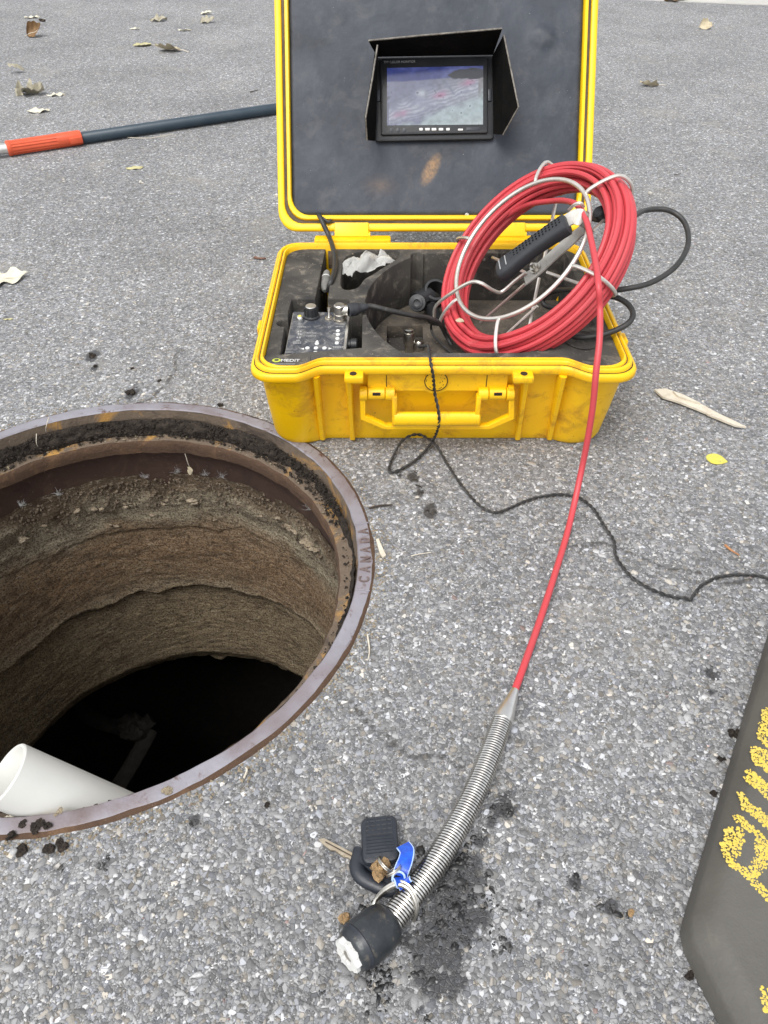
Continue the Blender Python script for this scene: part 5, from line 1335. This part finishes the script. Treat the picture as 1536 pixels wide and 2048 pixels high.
for L_ in LET:
    m = MB(); used = []
    for stroke in L_:
        W3 = catmull([G(x, y, BT) for x, y in zz(stroke)], 12)
        ln = np.linalg.norm(np.diff(W3, axis=0), axis=1).sum()
        for k in range(int(ln / .00010) + 10):
            p = W3[rng.integers(len(W3))] + np.array([*((rng.random(2) * 2 - 1) * .0034), 0]); r = .0006 + .0015 * rng.random() ** 1.3
            if any((p[0] - u[0]) ** 2 + (p[1] - u[1]) ** 2 < (.66 * (r + u[2])) ** 2 for u in used): continue
            used.append((p[0], p[1], r))
            a = np.arange(8) * math.pi / 4 + rng.random() * 3; rr = r * (.85 + .3 * rng.random(8)); h = .00008 + .00012 * rng.random()
            m.rings([np.stack([p[0] + rr * f * np.cos(a), p[1] + rr * f * np.sin(a), np.full(8, BT + z)], 1) for f, z in ((1, -.0001), (.9, h * .7), (.5, h))], True, False, True)
    m.build('stencil_letter', M['paint'], BLOCK, True, 60)

# =================================================================== POLE
def add_pole():
    z = .017
    p = lambda x, y: G(x, y, z)
    q0, q1 = p(160, 277), p(560, 216); d = unit(q1 - q0); r = .0156
    t = thing('telescopic_pole', q0 - np.array([0, 0, z]), 'dark blue telescopic pole with orange grip lying on the asphalt behind the case', 'pole')
    MB().lathe([(r * .9, 0), (r, .002), (r, 1.3), (r * .9, 1.302)], q0 - d * .03, d, 28).build('outer_tube', M['pole'], t)
    gl = np.linalg.norm(p(163, 277) - p(17, 303))
    m = MB(); th = np.arange(64) * 2 * math.pi / 64; g0 = p(163, 277) - d * gl; ax = d
    u = unit(np.cross(ax, (0, 0, 1.))); v = np.cross(ax, u); R = []
    fl = .0182 + .0007 * np.sign(np.sin(th * 14)); ci = np.full(64, .0182)
    for s, rr in ((0, ci * .92), (.002, ci * 1.10), (.010, ci * 1.10), (.013, fl), (gl * .66, fl), (gl * .665, ci * 1.06), (gl * .97, ci * 1.06), (gl, ci * .98)):
        R.append(g0 + ax * s + rr[:, None] * (np.cos(th)[:, None] * u + np.sin(th)[:, None] * v) + np.array([0, 0, .0035]))
    m.rings(R, True, True, True); g = m.build('grip', M['orange'], t, True, 30)
    c = g0 + ax * gl * .91 - np.array([0, 0, -.003]) - v * 0
    sd = unit(np.cross((0, 0, 1.), ax)) * -1
    MB().box(c + sd * .019, ax * gl * .085, (0, 0, .008), sd * .0045, .002).build('grip_catch', M['orange'], g)
    MB().lathe([(.0135, 0), (.0135, .6)], g0 - d * .595 + np.array([0, 0, .004]), d, 20).build('inner_rod', M['alu'], t)
add_pole()

# =================================================================== LEAVES, TWIGS, SCRAPS
def leaf(px, py, lpx, label, mat='leaf_tan', wid=.45, head=0., fold=.6, curl=.6, lobes=.25, lift=.0, tilt=0., stalk=True, group='dry leaves on the asphalt', wr=.05, name='dry_leaf'):
    c = G(px, py); s = lpx * (G(px + 1, py)[0] - c[0]); n, w = 22, 13
    k = int(px * 3 + py * 5)
    t = np.linspace(0, 1, n); ww = np.sin(np.pi * np.clip(t, 0, 1) ** .8) ** .75 * wid * .5
    jag = 1 + lobes * np.sign(np.sin(t * 17 + k)) * np.abs(np.sin(t * 17 + k)) ** .7 + .25 * lobes * vnoise(t * 20, t * 0 + k)
    q = np.linspace(-1, 1, w); T, Qq = np.meshgrid(t, q, indexing='ij')
    W = (ww * jag)[:, None] * Qq
    xx = T - .5; yy = W; zz_ = .42 * fold * np.abs(W) ** 1.15 * (1 + .8 * vnoise(T * 3, Qq * 1.5 + k, k, 5)) + 1.2 * wr * fbm(T * 4, Qq * 2.0, k, 9, 3) + .25 * fold * np.clip(Qq, 0, 1) ** 2 * W
    a = curl * (T - .35)
    zz_ = zz_ + np.abs(a) * a * .5 + .25 * curl * (T - .4) ** 2
    V = np.stack([xx.ravel(), yy.ravel(), zz_.ravel()], 1) * s
    ch, sh = math.cos(head), math.sin(head); ct, stt = math.cos(tilt), math.sin(tilt)
    V[:, 1], V[:, 2] = V[:, 1] * ct - V[:, 2] * stt, V[:, 1] * stt + V[:, 2] * ct
    V[:, 0], V[:, 1] = V[:, 0] * ch - V[:, 1] * sh, V[:, 0] * sh + V[:, 1] * ch
    V[:, 2] -= np.percentile(V[:, 2], 4) - .001 - lift
    V[:, 2] = np.maximum(V[:, 2], .0012)
    V += c * np.array([1, 1, 0])
    i = np.arange(n * w).reshape(n, w); Q = np.stack([i[:-1, :-1], i[:-1, 1:], i[1:, 1:], i[1:, :-1]], -1).reshape(-1, 4)
    th = thing(name, c, label, 'leaf', group)
    m = MB(); m.add(V, Q.tolist()); m.build('blade', M[mat], th, True, 80)
    mid = V.reshape(n, w, 3)[:, w // 2] + np.array([0, 0, .0006])
    if stalk:
        P = list(mid[::4]); d = unit(mid[0] - mid[4]); P = [mid[0] + d * s * .35 + np.array([0, 0, -min(mid[0][2] - .0015, .004)]), mid[0] + d * s * .15] + P
        MB().tube(catmull(P, 4), .0009 * max(1, s / .05), 5).build('stalk', M['wood'], th)
    return th
leaf(72, 72, 34, 'brown curled leaf standing upright at the upper left', 'leaf_brown', .9, .2, 1.3, 1.6, .05, .0, .7)
leaf(64, 36, 30, 'flat pale leaf scrap at the far upper left, above the brown leaf', 'leaf_pale', .5, .1, .2, .3, .3, stalk=False)
clod(81, 43, 7, M['bark'], 'dark crumb beside the pale leaf scrap at the far upper left', 0, .4, 'dirt_crumb', 'crumb', g2)
leaf(318, 42, 34, 'grey curled leaf alone on the far asphalt, left of the leaf pair', 'leaf_grey', .6, .1, 1.0, .5, .3, .0, .2, stalk=False)
leaf(413, 29, 24, 'farther leaf of the close pair left of the lid', 'leaf_pale', .55, -.2, .7, .8, .2, stalk=False)
leaf(415, 45, 28, 'nearer greyish leaf of the close pair left of the lid', 'leaf_grey', .7, .15, .9, 1.0, .2, .0, .3, stalk=False)
leaf(285, 92, 36, 'flat olive leaf with a raised stalk, left of the large tan leaf', 'leaf_olive', .6, math.pi + .15, .1, .3, .15, stalk=True)
leaf(336, 103, 50, 'large tan leaf with wavy edges lying left of the lid', 'leaf_tan', .8, math.pi - .1, .45, .6, .3, .004, .25)
leaf(270, 59, 20, 'small pale leaf scrap above the olive leaf', 'leaf_pale', .4, .1, .2, .3, .3, stalk=False)
leaf(370, 62, 26, 'thin broken pale leaf scrap right of the far asphalt leaves', 'leaf_pale', .3, .0, .2, .2, .6, stalk=False)
leaf(35, 146, 30, 'small arched grey leaf at the left above the crumpled leaf', 'leaf_grey', .6, .1, -.9, -1.2, .2, .008, stalk=False)
leaf(62, 189, 60, 'crumpled olive grey leaf with torn raised edges, left of the pole', 'leaf_grey', .6, .0, 1.1, .6, .5, .0, .3, stalk=False, wr=.12)
leaf(112, 192, 36, 'thin white leaf strip touching the crumpled leaf', 'leaf_pale', .3, .15, .6, .3, .5, stalk=False)
leaf(78, 224, 44, 'flat white leaf with pointed tip just above the orange grip', 'leaf_pale', .55, .1, .3, .3, .3, stalk=False)
leaf(270, 338, 34, 'small flat yellowish leaf below the dark pole', 'leaf_olive', .35, .15, .2, .2, .2, stalk=False)
leaf(2, 562, 104, 'big pale veined leaf cut by the left edge of the picture', 'leaf_pale', .62, .35, .25, .3, .35, .001, .05, wr=.03)
leaf(1298, 173, 40, 'tan curled leaf with stalk on the asphalt right of the lid', 'leaf_tan', .6, math.pi + .1, 1.0, .8, .25, .0, .3)
leaf(1410, 57, 26, 'rolled cream leaf with dark hollow at the upper right', 'leaf_tan', .9, .1, 1.6, .6, .1, .0, .6, stalk=False)
leaf(1350, 2, 44, 'brown folded leaf at the edge of the pale pavement', 'leaf_brown', .6, .1, 1.2, .8, .3, .0, .3, stalk=False)
leaf(519, 519, 30, 'small reddish brown leaf beside the left rim of the case', 'leaf_red', .3, -.35, .8, .5, .2, stalk=False)
leaf(1433, 920, 42, 'fresh yellow oval leaf with tiny holes right of the red cable', 'yleaf', .85, -.42, .05, .1, .02, stalk=False, wr=.01, name='yellow_leaf')
leaf(17, 640, 20, 'tiny olive leaf at the left below the big pale leaf', 'leaf_olive', .3, .1, .2, .2, .2, stalk=False)
# leaf scrap lying on the coil
lc = RX(920, 641, .012)
MB_l = MB().blob(lc, .0052, 5, .3, 8, 5, (1.2, 1.2, .25)); tag(MB_l.build('leaf_scrap', M['leaf_tan']), 'tiny cream leaf scrap lying on the red coil', 'leaf')
# wood splinter
t = thing('wood_splinter', G(1398, 815), 'long pale wood splinter on the asphalt right of the case', 'splinter')
for nm, pts in (('shard', [(1308, 782), (1330, 780), (1345, 785), (1395, 808), (1440, 832), (1470, 846), (1492, 857), (1470, 854), (1415, 832), (1412, 829), (1360, 808), (1325, 797)]), ('shard', [(1345, 785), (1365, 792), (1400, 809), (1385, 806), (1355, 795)])):
    zo = .004 if pts[0][0] == 1308 else .0075
    m = MB(); P = np.array([G(x, y, zo) for x, y in pts]); m.prism(P, (0, 0, .0034)); m.build(nm, M['wood'], t, False)
def twig(pts, r, mat, label):
    P = catmull([G(x, y, .002 + r) for x, y in pts], 6); m = MB(); m.tube(P, np.linspace(r, r * .6, len(P)), 6)
    return tag(m.build('twig', M[mat]), label, 'twig')
twig([(738, 1016), (760, 1011), (785, 1009)], .0013, 'bark', 'short dark twig sticking out from the manhole frame')
twig([(1450, 1090), (1462, 1100), (1478, 1110)], .0018, 'tan_twig', 'short orange twig below the yellow leaf')
twig([(822, 1112), (838, 1108), (862, 1105)], .0007, 'wood', 'fine pale straw on the asphalt right of the manhole')
twig([(1348, 350), (1362, 347)], .0010, 'bark', 'tiny dark twig right of the open lid')
twig([(500, 184), (516, 180)], .0018, 'bark', 'dark twig on the far asphalt left of the lid')
twig([(488, 1556), (494, 1540), (491, 1535)], .0012, 'wood', 'short pale straw beside the lower rim')
twig([(735, 1270), (739, 1300), (736, 1320)], .0011, 'wood', 'pale splinter lying against the right side of the rim')
twig([(255, 275), (300, 276), (345, 268)], .0010, 'wood', 'pale straw lying under the dark pole')
# the bleached chip lodged between frame and asphalt
m = MB(); m.prism([G(x, y, .0015) for x, y in ((752, 1082), (757, 1080), (766, 1100), (772, 1113), (766, 1118), (760, 1110))], (0, 0, .003)); tag(m.build('chip', M['wood'], None, False), 'flat tan chip lodged between the frame and the asphalt', 'chip')
